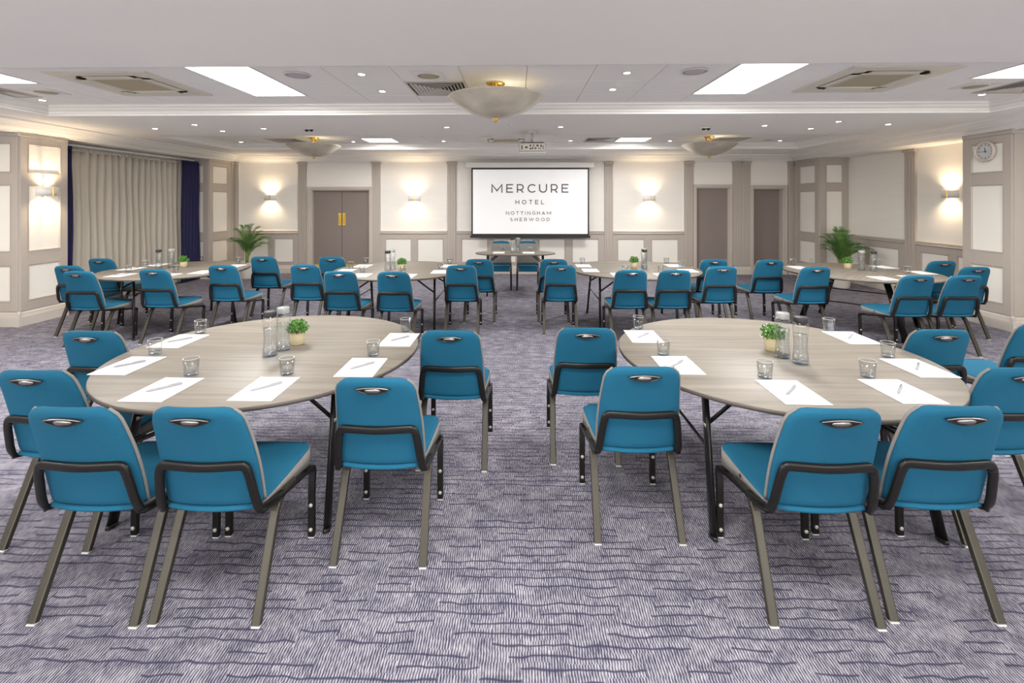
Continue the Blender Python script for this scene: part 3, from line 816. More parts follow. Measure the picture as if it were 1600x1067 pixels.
MB().lathe([(.04, 0), (.045, .03), (.038, .035), (.0001, .03)], 20).xf(lambda x, y, z: Vector((x + .08, .16 + z, -.25 + y))).build('lens', 'dark_chrome', t)

# ------------------------------------------------------------------ curtains
def curtain(y0, y1, x, z0, z1, pleats, amp, m, lab, nm='curtain', flare=0):
    t = tag(empty(nm, (x, (y0 + y1) / 2, 0)), lab, 'curtain', 'window curtains')
    nU = pleats * 8; nz = 10; vs = []; fs = []
    rnd = random.Random(pleats); ph = [rnd.uniform(-.5, .5) for _ in range(pleats + 2)]; am = [rnd.uniform(.6, 1.2) for _ in range(pleats + 2)]
    for j in range(nz + 1):
        v = j / nz; z = z0 + (z1 - z0) * v
        for i in range(nU + 1):
            u = i / nU; q = u * pleats; kk = int(q); f = q - kk
            p = ph[kk] * (1 - f) + ph[kk + 1] * f; A = am[kk] * (1 - f) + am[kk + 1] * f
            d = amp * A * (.65 + .35 * (1 - v)) * math.cos(2 * math.pi * (q + .25 * p * (1.2 - v)))
            yy = (y0 + (y1 - y0) * u - (y0 + y1) / 2) * (1 + flare * (1 - v)) + .012 * math.sin(9 * v + kk)
            vs.append((d, yy, z))
    for j in range(nz):
        for i in range(nU):
            a = j * (nU + 1) + i; fs.append((a, a + 1, a + nU + 2, a + nU + 1))
    mb = MB(); mb.add(vs, fs, True); o = mb.build('drape', m, t)
    so = o.modifiers.new('thick', 'SOLIDIFY'); so.thickness = .006
    hd = MB(); hv = []; hf = []; n2 = pleats * 16
    for zz in (z1 - .01, z1 + .035):
        for i in range(n2 + 1):
            u = i / n2; hv.append((amp * .35 * math.cos(4 * math.pi * pleats * u), (y0 + (y1 - y0) * u - (y0 + y1) / 2), zz))
    for i in range(n2): hf.append((i, i + 1, n2 + 2 + i, n2 + 1 + i))
    hd.add(hv, hf, True); h = hd.build('heading_tape', m, t); so = h.modifiers.new('thick', 'SOLIDIFY'); so.thickness = .01
curtain(6.98, 9.68, -6.99, .02, 2.48, 19, .05, 'curtain_sheer', 'long beige-grey gathered curtain filling the window bay', flare=.0)
curtain(9.58, 10.08, -6.88, .02, 2.50, 6, .028, 'curtain_navy', 'navy blue curtain at the far end of the window bay', flare=.12)
curtain(6.99, 7.16, -6.86, .02, 2.50, 3, .025, 'curtain_navy', 'navy blue curtain just behind the near left pillar', flare=.12)
t = tag(empty('curtain_track', (-6.96, 8.5, 2.545)), 'white curtain track above the beige curtain', 'curtain track')
MB().bbox(-.02, .02, -1.56, 1.56, 0, .03, .004).build('track', 'plastic_white', t)

# ------------------------------------------------------------------ chairs
def make_chair():
    t = tag(empty('banquet_chair'), '', 'chair')
    # backrest: tapered, slightly dished slab leaning back; v = 0 bottom .. 1 top
    Z0, Z1 = .446, .892
    def shell(off_front, off_rear, v0, v1, grow, m, name, handle_hole=False, nu=20, nv=16, par=None):
        H = (Z1 - Z0)
        vs = []; fs = []
        vlist = [v0 + (v1 - v0) * (1 - math.cos(math.pi * j / nv)) / 2 for j in range(nv + 1)]
        def hw(v):
            w0 = .197 + (.172 - .197) * v + .010 * math.sin(math.pi * min(1, v * 1.0))
            r = .062; d = (1 - v) * H
            if d < r: w0 -= r - math.sqrt(max(0, r * r - (r - d) ** 2))
            r2 = .02; d2 = v * H
            if d2 < r2: w0 -= r2 - math.sqrt(max(0, r2 * r2 - (r2 - d2) ** 2))
            return w0 + grow
        def yc(u, v):
            base = -.205 - .135 * v + .012 * math.sin(math.pi * v)
            return base + .022 * (u * u)
        idx = {}
        for side, off in ((0, off_rear), (1, off_front)):
            for j, v in enumerate(vlist):
                ev = min(1, max(0, (v - v0) * H / .02)) * min(1, max(0, (v1 - v) * H / .028)); ev = math.sqrt(max(0, 1 - (1 - ev) ** 2))
                top = .006 * (1 - abs(0)) 
                for i in range(nu + 1):
                    u = math.sin((i / nu - .5) * math.pi)
                    x = hw(v) * u; eu = math.sqrt(max(0, 1 - abs(u) ** 10)) if True else 1
                    k_ = .30 + .70 * min(ev, eu) 
                    z = Z0 + H * v + (.006 * (1 - u * u) if v == vlist[-1] and v1 > .99 else .006 * (1 - u * u) * max(0, (v - .8) / .2))
                    y = yc(u, v) + off * k_
                    idx[side, j, i] = len(vs); vs.append((x, y, z))
        for side in (0, 1):
            for j in range(nv):
                for i in range(nu):
                    q = (idx[side, j, i], idx[side, j, i + 1], idx[side, j + 1, i + 1], idx[side, j + 1, i]); fs.append(q if side == 0 else q[::-1])
        for j in range(nv):
            for i in (0, nu): fs.append((idx[0, j, i], idx[0, j + 1, i], idx[1, j + 1, i], idx[1, j, i]))
        for i in range(nu):
            for j in (0, nv): fs.append((idx[0, j, i], idx[0, j, i + 1], idx[1, j, i + 1], idx[1, j, i]))
        mb = MB(); mb.add(vs, fs, True); return mb.build(name, m, par or t)
    bk = shell(.010, -.022, 0, 1, 0, 'teal', 'backrest')
    bp_ = shell(.022, .0105, .03, .90, .003, 'grey_fabric', 'back_pad'); bp_['label'] = 'grey front padding'
    # piping between the shells
    pts = []
    for j in range(19):
        v = .02 + .96 * j / 18; H = Z1 - Z0; w0 = .197 - .025 * v + .010 * math.sin(math.pi * v); d = (1 - v) * H; r = .062
        if d < r: w0 -= r - math.sqrt(max(0, r * r - (r - d) ** 2))
        pts.append((w0 + .002, -.205 - .135 * v + .012 * math.sin(math.pi * v) + .026, Z0 + H * v))
    for s_ in (1, -1):
        MB().tube([(p[0] * s_, p[1], p[2]) for p in pts], .0065, .0065, 6, up=(1, 0, 0), power=2).build('piping', 'grey_fabric', bk)
    # lip along the bottom of the back
    MB().tube([(x / 10 * .178, -.226 + .02 * (x / 10) ** 2, .444 - .004 * (1 - (x / 10) ** 2)) for x in range(-10, 11)], .014, .011, 8, power=2).build('bottom_seam', 'teal', bk)
    # carrying handle
    hz, hy = .852, -.3475
    def hp(x, z, d):       # point on the rear face plane (x, z about the handle centre, d out)
        return (x, hy - (-.0) - d - (z) * .285, hz + z)
    def lens(a, up_, dn, nn=22):
        pts = []
        for k_ in range(nn + 1):
            u = -1 + 2 * k_ / nn; pts.append((a * u, up_ * (1 - u * u) ** .8))
        for k_ in range(1, nn):
            u = 1 - 2 * k_ / nn; pts.append((a * u, -dn * (1 - u * u) ** 1.0))
        return pts
    hd = MB(); L_ = lens(.080, .010, .025); n = len(L_)
    hd.prism([(p[0], p[1]) for p in L_], .0, .0045, T=lambda x, y, z: hp(x, y, z)); hdl = hd.build('handle', 'dark_chrome', t); 
    rim = [hp(p[0] * .97, p[1] * .95, .005) for p in L_]
    MB().tube(rim, .0028, .0028, 6, up=(0, -1, .2), power=2, close=True).build('handle_rim', 'dark_chrome', hdl)
    top = [hp(.076 * u / 8, .0085 * (1 - (u / 8) ** 2) - .001, .0065) for u in range(-8, 9)]
    MB().tube(top, .0034, .0034, 6, up=(0, -1, .2), power=2, scale=[.5 + .5 * (1 - (abs(u) / 8) ** 2) for u in range(-8, 9)]).build('handle_lip', 'chrome', hdl)
    cup = MB(); vs = []; nn = 14
    for j in range(6):
        a = j / 5 * math.pi
        for k_ in range(nn + 1):
            u = -1 + 2 * k_ / nn; e = (1 - u * u) ** .5
            vs.append(hp(.036 * u, -.008 + (.011 * e + .0015) * math.cos(a), .004 + (.008 * e + .001) * math.sin(a)))
    fs = [(j * (nn + 1) + k_, j * (nn + 1) + k_ + 1, (j + 1) * (nn + 1) + k_ + 1, (j + 1) * (nn + 1) + k_) for j in range(5) for k_ in range(nn)]
    cup.add(vs, fs, True); cup.build('grip', 'chrome', hdl)
    # seat
    def seat_slab(z_of_top, z_of_bot, m, name, inset, nu=14, nv=14, puff=.0):
        vs = []; fs = []; idx = {}
        for side in (0, 1):
            for j in range(nv + 1):
                vv = math.sin((j / nv - .5) * math.pi) * .5 + .5
                y = -.185 + .445 * vv
                w0 = .188 + .024 * vv - inset
                for r, d in ((.05, .26 - y), (.04, y + .185)):
                    if d < r: w0 -= r - math.sqrt(max(0, r * r - (r - d) ** 2))
                for i in range(nu + 1):
                    u = math.sin((i / nu - .5) * math.pi)
                    e = (1 - abs(u) ** 8) * (1 - abs(2 * vv - 1) ** 10)
                    z = z_of_top(vv, u) + puff * (max(0, e) ** .5 - 1) if side else z_of_bot(vv, u)
                    yy = y * (1 - inset * .3)
                    idx[side, j, i] = len(vs); vs.append((w0 * u, yy, z))
        for side in (0, 1):
            for j in range(nv):
                for i in range(nu):
                    q = (idx[side, j, i], idx[side, j, i + 1], idx[side, j + 1, i + 1], idx[side, j + 1, i]); fs.append(q[::-1] if side == 0 else q)
        for j in range(nv):
            for i in (0, nu): fs.append((idx[0, j, i], idx[0, j + 1, i], idx[1, j + 1, i], idx[1, j, i]))
        for i in range(nu):
            for j in (0, nv): fs.append((idx[0, j, i], idx[0, j, i + 1], idx[1, j, i + 1], idx[1, j, i]))
        mb = MB(); mb.add(vs, fs, True); return mb.build(name, m, t)
    zt_ = lambda v, u: .436 + .022 * v - .006 * math.sin(math.pi * v)
    st = seat_slab(lambda v, u: zt_(v, u) + .014, zt_, 'teal', 'seat', .003, puff=.012)
    sb = seat_slab(zt_, lambda v, u: .430 - .062 * v, 'grey_fabric', 'seat_border', .0); sb['label'] = 'grey side band'
    # blue front edge wrapping down
    fe = MB(); vs = []; 
    for k_ in range(13):
        u = -1 + k_ / 6; x = .172 * u; y = .2605 - .004 * u * u
        vs += [(x, y, .466), (x, y + .007, .44), (x, y + .004, .372)]
    fs = [(k_ * 3 + q, k_ * 3 + 3 + q, k_ * 3 + 4 + q, k_ * 3 + 1 + q) for k_ in range(12) for q in (0, 1)]
    fe.add(vs, fs, True); fe.build('front_edge', 'teal', st)
    MB().lathe([(.0085, 0), (.0085, .002), (.0001, .0025)], 10).xf(lambda x, y, z: Vector((-.2035 - z, .03 + x, .428 + y))).build('maker_button', 'black', sb)
    # frame: inverted U behind the back running forward under the seat
    side = [(-.206, .225, .352), (-.204, -.150, .418), (-.200, -.218, .428), (-.194, -.240, .480), (-.180, -.266, .600), (-.168, -.272, .642), (0, -.294, .642)]
    path = side + [(-x, y, z) for x, y, z in side[:-1][::-1]]
    f = fillet(path, [.03, .045, .03, .05, .065, .06, .065, .05, .03, .045, .03], 5)
    ups = []
    for p in f:
        if p.y > -.17: ups.append((0, 0, 1))
        elif p.z < .455: ups.append((0, -.6, .5))
        else: ups.append((0, -1, 0))
    MB().tube(f, .0175, .0100, 12, up=ups, power=3.6).build('frame', 'frame_metal', t)
    MB().tube([(-.20, .13, .364), (.20, .13, .364)], .010, .010, 8, up=(0, 0, 1)).build('cross_bar', 'frame_metal', t)
    MB().tube([(-.20, -.10, .404), (.20, -.10, .404)], .010, .010, 8, up=(0, 0, 1)).build('cross_bar', 'frame_metal', t)
    for s_ in (1, -1):
        fl = fillet([(.206 * s_, .17, .362), (.207 * s_, .258, .350), (.208 * s_, .243, .25), (.209 * s_, .238, .008)], [.035, .02], 6)
        up2 = [(0, 0, 1) if i < 5 else (0, 1, 0) for i in range(len(fl))]
        up2 = []
        for i in range(len(fl)):
            tt = (Vector(fl[min(i + 1, len(fl) - 1)]) - Vector(fl[max(i - 1, 0)])).normalized(); up2.append(tuple(Vector((1, 0, 0)).cross(tt)))
        lg = MB().tube(fl, .0165, .0115, 12, up=up2, power=7, smooth=False).build('leg', 'frame_metal', t)
        MB().bbox(.209 * s_ - .016, .209 * s_ + .016, .226, .250, 0, .009, .003).build('glide', 'glide', lg)
        for zz in (.045, .165):
            MB().lathe([(.0095, 0), (.0095, .006), (.007, .009), (.0001, .009)], 12).xf(lambda x, y, z, q=zz, s=s_: Vector((.209 * s + x, .228 - z + (q * .02), q + y))).build('stacking_stud', 'metal_grey', lg)
        rl = fillet([(.196 * s_, .06, .392), (.200 * s_, -.085, .404), (.207 * s_, -.262, .008)], [.07], 8)
        up3 = []
        for i in range(len(rl)):
            tt = (Vector(rl[min(i + 1, len(rl) - 1)]) - Vector(rl[max(i - 1, 0)])).normalized(); up3.append(tuple(Vector((1, 0, 0)).cross(tt)))
        lg = MB().tube(rl, .0185, .0125, 12, up=up3, power=7, smooth=False).build('leg', 'leg_metal', t)
        MB().bbox(.207 * s_ - .018, .207 * s_ + .018, -.276, -.246, 0, .009, .003).build('glide', 'glide', lg)
    return t
chair = make_chair(); used = [False]
G_ = 'teal banquet chairs round the tables'
CH = [
 (-1.715, 2.105, -0.5, 'teal chair nearest the viewer at the front left table, left of the close pair'),
 (-1.237, 2.114, 0.1, 'teal chair nearest the viewer at the front left table, right of the close pair'),
 (-2.264, 2.49, -0.3, 'teal chair cut off by the left photo edge at the front left table'),
 (-2.606, 3.155, 0.2, 'teal chair at the left end of the front left table, partly behind the tabletop'),
 (-0.64, 2.426, 0.3, 'teal chair at the near right side of the front left table'),
 (-0.406, 3.209, -0.9, 'teal chair at the right end of the front left table, beside the aisle'),
 (0.442, 3.288, -1.0, 'teal chair at the left end of the front right table, beside the aisle'),
 (0.6, 2.596, 0.7, 'teal chair at the near left side of the front right table'),
 (1.223, 2.153, -0.5, 'teal chair nearest the viewer at the front right table, left of the close pair'),
 (1.712, 2.184, -0.5, 'teal chair nearest the viewer at the front right table, right of the close pair'),
 (2.394, 2.617, 1.0, 'teal chair cut by the right photo edge, near right of the front right table'),
 (2.619, 3.29, -0.1, 'teal chair at the right end of the front right table, partly behind the tabletop'),
 (3.43, 3.46, 1.0, 'teal chair at the right photo edge standing beyond the front right table'),
 (-5.51, 6.018, 0.7, 'teal chair by the left pillar, behind its near neighbour at the back left table'),
 (-4.967, 5.577, -0.0, 'teal chair at the near left of the back left table, nearest the pillar'),
 (-5.759, 6.752, 0.3, 'teal chair behind the back left table, in front of the beige curtain'),
 (-4.216, 5.734, -0.7, 'teal chair at the near middle of the back left table'),
 (-3.652, 6.111, 0.3, 'teal chair at the near right side of the back left table'),
 (-3.644, 7.033, 0.7, 'teal chair at the right end of the back left table, beside the palm'),
 (-2.659, 6.187, 0.0, 'leftmost teal chair of the table before the double doors'),
 (-2.656, 7.032, 0.5, 'teal chair directly in front of the double doors'),
 (-2.01, 5.636, 0.3, 'teal chair at the near left of the table before the double doors'),
 (-1.386, 5.602, -0.9, 'teal chair at the near middle of the table before the double doors'),
 (-0.697, 6.17, 0.5, 'nearer of two teal chairs on the left side of the back aisle'),
 (-0.521, 6.788, 0.2, 'farther of two teal chairs on the left side of the back aisle'),
 (0.508, 6.808, -0.4, 'farther of two teal chairs on the right side of the back aisle'),
 (0.55, 6.194, -0.9, 'nearer of two teal chairs on the right side of the back aisle'),
 (1.314, 5.797, 0.7, 'teal chair at the near left of the back table right of the aisle'),
 (1.824, 5.807, -0.1, 'teal chair at the near middle of the back table right of the aisle'),
 (2.698, 6.846, 0.4, 'teal chair in front of the plain single door'),
 (2.494, 6.124, 0.8, 'teal chair at the near right of the back table right of the aisle'),
 (3.429, 6.799, 0.4, 'teal chair in front of the third door'),
 (3.598, 6.093, 0.8, 'teal chair at the near left side of the back right table'),
 (5.649, 6.713, -0.2, 'teal chair behind the right end of the back right table, against the wainscot'),
 (4.278, 5.456, 0.6, 'teal chair near the right end of the back right table, left of the near pair'),
 (5.527, 6.132, -0.1, 'teal chair by the clock pillar, behind its near neighbour'),
 (4.785, 5.466, 0.9, 'teal chair near the clock pillar, right of the near pair at the back right table'),
]
for x, y, a, lab in CH: inst(chair, used, (x, y, 0), R(a), lab, G_)
inst(chair, used, (-.32, 9.12, 0), math.pi, 'chair facing the room behind the small white table, left of the pair', 'chairs behind the small table under the screen')
inst(chair, used, (.21, 9.12, 0), math.pi, 'chair facing the room behind the small white table, right of the pair', 'chairs behind the small table under the screen')

# ------------------------------------------------------------------ tables
ZTOP = .75
def make_table():
    t = tag(empty('round_table'), '', 'table')
    r = .89
    MB().lathe([(.0001, -.001), (r - .004, -.001), (r, -.004), (r, -.006)][::1] , 96, (0, 0, ZTOP + .001)).build('tabletop', 'table_wood', t)
    MB().lathe([(.0001, 0), (r - .006, 0), (r, .003), (r, .020), (.0001, .020)], 96, (0, 0, ZTOP - .025)).build('edge_band', 'table_edge', t)
    for sx_ in (-1, 1):
        for sy_ in (-1, 1):
            top = Vector((sx_ * .53, sy_ * .36, .722)); ft = Vector((sx_ * .56, sy_ * .56, .0))
            lg = MB().tube([top, ft], .034, .014, 12, up=(1, 0, 0), power=2.4).build('leg', 'frame_metal', t)
            MB().tube([ft + Vector((0, 0, .0)), ft + Vector((0, -sy_ * .004, .018))], .036, .016, 12, up=(1, 0, 0), power=2.4).build('foot_cap', 'black', lg)
            MB().tube([top.lerp(ft, .30), Vector((sx_ * .22, sy_ * .34, .715))], .011, .006, 8, up=(0, 1, 0)).build('brace', 'frame_metal', t)
            MB().lathe([(.016, -.02), (.016, .02)], 10).xf(lambda x, y, z, p=top.lerp(ft, .30): Vector((p.x + x, p.y + z, p.z + y))).build('hinge', 'metal_grey', t)
        MB().bbox(sx_ * .53 - .03, sx_ * .53 + .03, -.42, .42, .700, .724, .004).build('leg_rail', 'frame_metal', t)
        MB().tube([(sx_ * .545, -.45, .40), (sx_ * .545, .45, .40)], .008, .008, 8, up=(0, 0, 1), power=2).build('stretcher', 'frame_metal', t)
    return t
tb = make_table(); used = [False]
TB = [(-1.53, 2.96, 0, 'round grey-oak folding table, nearest on the left of the aisle'), (1.54, 2.94, 0, 'round grey-oak folding table, nearest on the right of the aisle'),
      (-4.68, 6.43, 48, 'round grey-oak folding table at the back left beside the curtains'), (-1.60, 6.50, 0, 'round grey-oak folding table at the back in front of the double doors'),
      (1.62, 6.62, 0, 'round grey-oak folding table at the back, right of the aisle'), (4.57, 6.43, 45, 'round grey-oak folding table at the back right before the palm')]
for x, y, a, lab in TB: inst(tb, used, (x, y, 0), R(a), lab, 'round folding tables')
# small table under the screen
t = tag(empty('oval_table', (-.03, 8.66, 0)), 'small oval folding table before the two stage chairs under the screen', 'table')
prof = [(.0001, 0), (1, 0), (1, .004)]
MB().lathe([(.0001, .022), (.722, .022), (.728, .018), (.728, .014)], 64, (0, 0, ZTOP - .023), sy=.55).build('tabletop', 'table_wood', t)
MB().lathe([(.0001, 0), (.722, 0), (.73, .003), (.73, .016), (.0001, .016)], 64, (0, 0, ZTOP - .023), sy=.55).build('edge_band', 'table_edge', t)
for sx_ in (-1, 1):
    for sy_ in (-1, 1):
        MB().tube([(sx_ * .50, sy_ * .20, .725), (sx_ * .50, sy_ * .26, .0)], .022, .012, 10, up=(1, 0, 0)).build('leg', 'frame_metal', t)
        MB().tube([(sx_ * .50, sy_ * .215, .56), (sx_ * .30, sy_ * .20, .72)], .010, .006, 8, up=(0, 1, 0)).build('brace', 'frame_metal', t)

# ------------------------------------------------------------------ things on the tables
def make_paper():
    o = MB().box(-.105, .105, -.1485, .1485, .0, .0022).build('notepaper', 'paper'); tag(o, '', 'paper'); return o
def make_pen():
    t = tag(empty('pen'), '', 'pen')
    MB().tube([(0, -.075, .006), (0, -.060, .0062), (0, .066, .0062), (0, .076, .0062)], .0058, .0055, 8, up=(0, 0, 1), power=2, scale=[.3, 1, 1, .8]).build('barrel', 'pen', t)
    MB().box(-.0014, .0014, .02, .068, .0112, .0132).build('clip', 'chrome', t)
    return t
def make_glass():
    t = tag(empty('tumbler'), '', 'glass')
    MB().lathe([(.0001, .0), (.031, .0), (.034, .006), (.039, .088), (.0372, .088), (.0325, .020), (.0001, .017)], 24).build('cup', 'thin_glass', t)
    MB().lathe([(.0001, .001), (.0305, .001), (.033, .006), (.0318, .015), (.0001, .016)], 18).build('heavy_base', 'thick_glass', t)
    MB().tube([(.0382 * math.cos(a * math.pi / 12), .0382 * math.sin(a * math.pi / 12), .088) for a in range(24)], .0012, .0012, 5, up=(0, 0, 1), power=2, close=True).build('lip', 'glide', t)
    return t
def make_carafe(lid):
    t = tag(empty('water_carafe'), '', 'carafe')
    body = [(.040, 0), (.044, .006), (.043, .02), (.037, .075), (.035, .11), (.0375, .16), (.0425, .205), (.043, .222), (.037, .236), (.035, .240)]
    MB().lathe(body, 28).build('bottle', 'thin_glass', t)
    MB().lathe([(.0001, .018), (.0415, .020), (.0355, .075), (.0335, .11), (.036, .16), (.0375, .168), (.0001, .168)], 24).build('water', 'water', t)
    MB().lathe([(.0001, .002), (.0385, .002), (.041, .008), (.040, .016), (.0001, .017)], 24).build('thick_base', 'thick_glass', t)
    MB().lathe([(.0001, .232), (.034, .232), (.0365, .236), (.0365, .264), (.034, .267), (.0001, .267)], 28).build('lid', lid, t)
    return t
def make_plant(seed, flowers, spread=.07):
    rnd = random.Random(seed)
    t = tag(empty('potted_plant'), '', 'plant')
    MB().lathe([(.0001, 0), (.040, 0), (.042, .004), (.047, .078), (.044, .078), (.042, .068), (.0001, .066)], 24).build('pot', 'pot_wood', t)
    for nm, m, cnt in (('foliage', 'leaf', 190), ('foliage', 'leaf_light', 150)) + ((('blossom', 'petal', 18),) if flowers else ()):
        mb = MB()
        for _ in range(cnt):
            th = rnd.uniform(0, 2 * math.pi); ph = math.acos(rnd.uniform(-.55, 1)); rr = spread * rnd.uniform(.45, 1.0)
            if nm == 'blossom': th = rnd.uniform(2.3, 3.9); rr = spread
            p = Vector((rr * math.sin(ph) * math.cos(th), rr * math.sin(ph) * math.sin(th), .105 + rr * .85 * math.cos(ph)))
            d = Vector((rnd.uniform(-1, 1), rnd.uniform(-1, 1), rnd.uniform(-.2, 1))).normalized(); q = d.cross(Vector((rnd.uniform(-1, 1), rnd.uniform(-1, 1), .3))).normalized()
            l, w_ = (.016, .0075) if nm == 'foliage' else (.007, .005)
            n_ = d.cross(q) * .002
            mb.add([(p - d * l * .5)[:], (p + q * w_ + n_)[:], (p + d * l * .7)[:], (p - q * w_ + n_)[:]], [(0, 1, 2), (0, 2, 3)])
        mb.build(nm, m, t, kind='stuff')
    st = MB()
    for _ in range(9):
        a = rnd.uniform(0, 6.28); st.tube([(0, 0, .06), (.012 * math.cos(a), .012 * math.sin(a), .085), (.04 * math.cos(a), .04 * math.sin(a), .13)], .0013, .0013, 5, up=(0, 1, 0), power=2)
    st.build('stems', 'leaf', t)
    return t
TN = ['nearest left table', 'nearest right table', 'back left table by the curtains', 'back table before the double doors', 'back table right of the aisle', 'back right table by the palm', 'small table under the screen']
def where(x, y, cx, cy, hx):
    dx, dy = x - cx, y - cy
    lr = 'left' if dx < 0 else 'right'
    return lr
PAP = [[(-2.20, 2.64), (-1.75, 2.31), (-1.25, 2.33), (-2.25, 3.11), (-.87, 2.64), (-.79, 3.17)],
 [(.87, 3.28), (.91, 2.71), (1.34, 2.34), (1.88, 2.36), (2.24, 2.69), (2.28, 3.28)],
 [(-5.33, 6.45), (-5.00, 5.88), (-5.28, 6.85), (-4.42, 5.88), (-4.14, 6.15), (-4.07, 6.75)],
 [(-2.30, 6.32), (-2.22, 6.78), (-1.96, 5.93), (-1.38, 5.90), (-1.02, 6.25), (-.98, 6.80)],
 [(.96, 6.88), (.99, 6.42), (1.31, 6.04), (1.86, 6.02), (2.27, 6.92), (2.30, 6.42)],
 [(3.97, 6.75), (4.43, 5.82), (5.20, 6.82), (5.28, 6.30), (4.86, 5.90)],
 [(-.33, 8.62), (.21, 8.62)]]
PEN = [[1] * 6, [1] * 6, [1] * 3 + [0] * 3, [0] * 6, [0] * 6, [0] * 5, [0, 0]]
GL = [[(-2.24, 3.31), (-2.21, 2.85), (-1.75, 2.51), (-1.24, 2.53), (-.87, 2.85), (-.80, 3.39)],
 [(.89, 3.49), (.89, 2.90), (1.31, 2.53), (1.86, 2.55), (2.22, 2.88), (2.24, 3.45)],
 [(-5.30, 6.66), (-5.12, 6.14), (-4.50, 6.16), (-4.20, 7.06)],
 [(-2.32, 6.58), (-2.25, 7.02), (-2.03, 6.18), (-1.50, 6.20), (-1.05, 6.50), (-1.00, 7.02)],
 [(.98, 7.12), (1.43, 6.29), (1.90, 6.30), (2.24, 7.15), (2.33, 6.78)],
 [(4.05, 7.04), (5.22, 6.97), (5.08, 6.26)],
 [(-.26, 8.80), (.25, 8.80)]]
ordn = ['leftmost', 'second from left', 'third from left', 'fourth from left', 'fifth from left', 'rightmost']
def rank(lst, p):
    s_ = sorted(lst); i = s_.index(p)
    return 'rightmost' if i == len(s_) - 1 else ordn[i]
pap = make_paper(); up_ = [False]; pen = make_pen(); un = [False]; gl = make_glass(); ug = [False]
for ti in range(7):
    for (x, y), pn in zip(PAP[ti], PEN[ti]):
        pz = inst(pap, up_, (x, y, ZTOP + .0012), R(random.uniform(-1.5, 1.5)), 'white sheet of notepaper, %s on the %s' % (rank(PAP[ti], (x, y)), TN[ti]), 'sheets of notepaper on the tables')
        if pn: inst(pen, un, (x + .0, y + .005, ZTOP + .0036), R(-44), 'slim pale pen on the %s paper, %s' % (rank(PAP[ti], (x, y)), TN[ti]), 'pens lying on the notepaper')
    for p in GL[ti]:
        inst(gl, ug, (p[0], p[1], ZTOP + .0012), 0, 'water tumbler, %s on the %s' % (rank(GL[ti], p), TN[ti]), 'water tumblers on the tables')
cd = make_carafe('lid_dark'); cl = make_carafe('lid_light'); ud = [False]; ul = [False]
CA = [((-1.49, 2.83), (-1.465, 2.94)), ((1.63, 2.755), (1.585, 2.86)), ((-4.93, 6.42), (-4.85, 6.55)), ((-1.74, 6.34), (-1.71, 6.47)), ((1.76, 6.58), (1.79, 6.72)), ((4.76, 6.42), (4.66, 6.50)), ((-.08, 8.66), (.02, 8.66))]
for ti, (a, b) in enumerate(CA):
    inst(cd, ud, (a[0], a[1], ZTOP + .0012), 0, 'glass water carafe with a dark lid on the %s' % TN[ti], 'water carafes')
    inst(cl, ul, (b[0], b[1], ZTOP + .0012), 0, 'water carafe with a pale grey lid on the %s' % TN[ti], 'water carafes')
PLT = [(-1.435, 3.065, 3, False, 'small bushy green plant in a pale wood pot on the nearest left table'), (1.60, 3.00, 4, True, 'small plant with white blossoms in a pale pot on the nearest right table'),
       (-4.74, 6.64, 5, False, 'small light green plant beside the carafes on the back left table'), (-1.575, 6.44, 6, False, 'small leafy plant behind the carafe on the back table before the double doors'),
       (1.645, 6.70, 7, True, 'small leafy plant left of the carafe on the back table right of the aisle'), (4.60, 6.68, 8, False, 'small round plant in a pale pot on the back right table')]
for x, y, sd, fl, lab in PLT:
    p = make_plant(sd, fl, .072 if sd < 5 else .068); p.location = (x, y, ZTOP + .0012); p['label'] = lab; p['group'] = 'small potted plants on the tables'

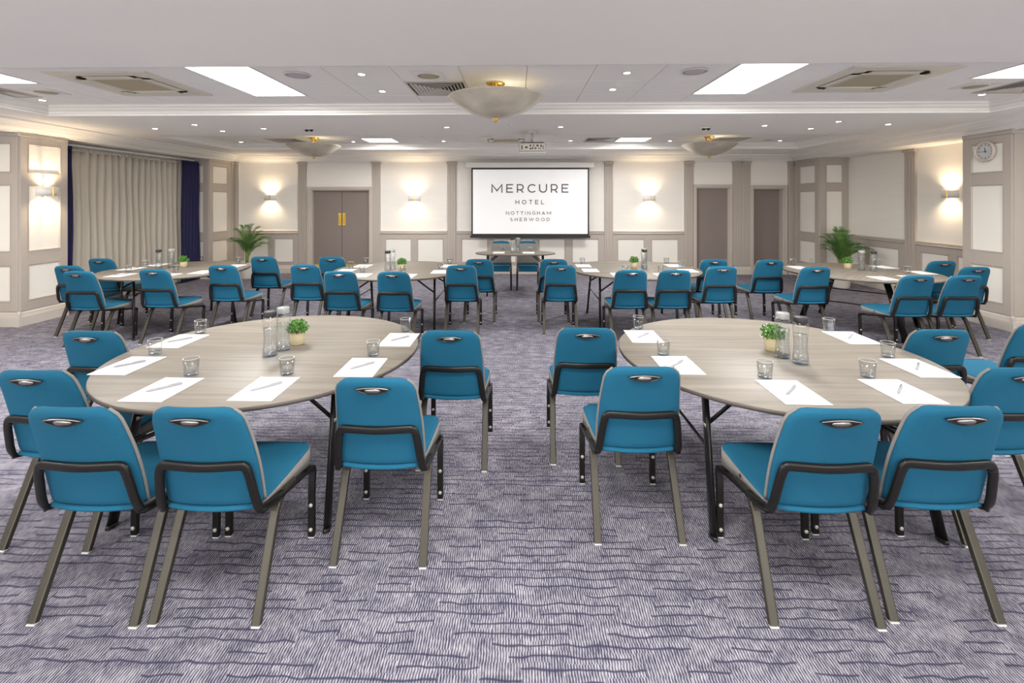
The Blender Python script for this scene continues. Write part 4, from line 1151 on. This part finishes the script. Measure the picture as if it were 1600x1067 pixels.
# ------------------------------------------------------------------ palms
def palm(x, y, seed, height, spread, nfr, lab, pot_h=.30, dark=.6):
    rnd = random.Random(seed)
    t = tag(empty('potted_palm', (x, y, 0)), lab, 'plant', 'potted palms in the back corners')
    MB().lathe([(.0001, 0), (.135, 0), (.14, .01), (.175, pot_h - .02), (.18, pot_h), (.165, pot_h), (.16, pot_h - .03), (.0001, pot_h - .03)], 28).build('pot', 'pot_white', t)
    MB().lathe([(.158, pot_h - .028), (.0001, pot_h - .02)], 20).build('soil', 'soil', t)
    for k_ in range(nfr):
        a = 2 * math.pi * k_ / nfr * 2.4 + rnd.uniform(-.3, .3); out = rnd.uniform(.25, 1.0) * spread; hh = height - pot_h
        top = hh * rnd.uniform(.62, 1.0) * (1.08 - .35 * out / spread)
        d = Vector((math.cos(a), math.sin(a), 0)); b0 = Vector((rnd.uniform(-.04, .04), rnd.uniform(-.04, .04), pot_h - .03))
        pts = []
        for i in range(13):
            u = i / 12
            r = out * (u ** 1.7); z = top * (1.22 * u - .26 * (u ** 3.0) * (1 + out / spread * .9))
            pts.append(b0 + d * r + Vector((0, 0, z)))
        fr = MB().tube(pts, .005, .004, 5, up=(.01, 0, 1), power=2, scale=[1.3 - .9 * i / 12 for i in range(13)]).build('frond', 'palm_stem', t)
        mb = MB(); n = 19
        for i in range(n):
            u = .34 + .66 * i / (n - 1); q = u * 12; j = min(int(q), 11); f_ = q - j
            p = pts[j].lerp(pts[j + 1], f_); tg = (pts[j + 1] - pts[j]).normalized(); sd = tg.cross(Vector((0, 0, 1))).normalized(); nr = sd.cross(tg)
            L_ = .20 * math.sin(math.pi * min(1, .18 + .8 * (i / n))) ** .7 + .03
            for s_ in (1, -1):
                dr_ = (tg * .85 + sd * s_ * .75 + nr * .22).normalized(); e = dr_ * L_ + Vector((0, 0, -.045 * L_ / .2))
                w_ = tg * .0065
                m1 = p + dr_ * L_ * .45 + Vector((0, 0, .008))
                mb.add([(p - w_ * .4)[:], (m1 - w_)[:], (p + e)[:], (m1 + w_)[:], (p + w_ * .4)[:], (m1 + nr * .003)[:]], [(0, 1, 5), (1, 2, 5), (2, 3, 5), (3, 4, 5), (4, 0, 5)])
        mb.build('leaflets', 'palm_leaf' if rnd.random() < dark else 'palm_leaf_light', fr)
palm(-5.92, 10.28, 11, 1.38, .44, 22, 'tall feathery palm in a white pot in the back left corner', .36)
palm(6.36, 9.42, 23, 1.34, .47, 34, 'dense feathery palm in a white pot behind the back right table', .34, .8)
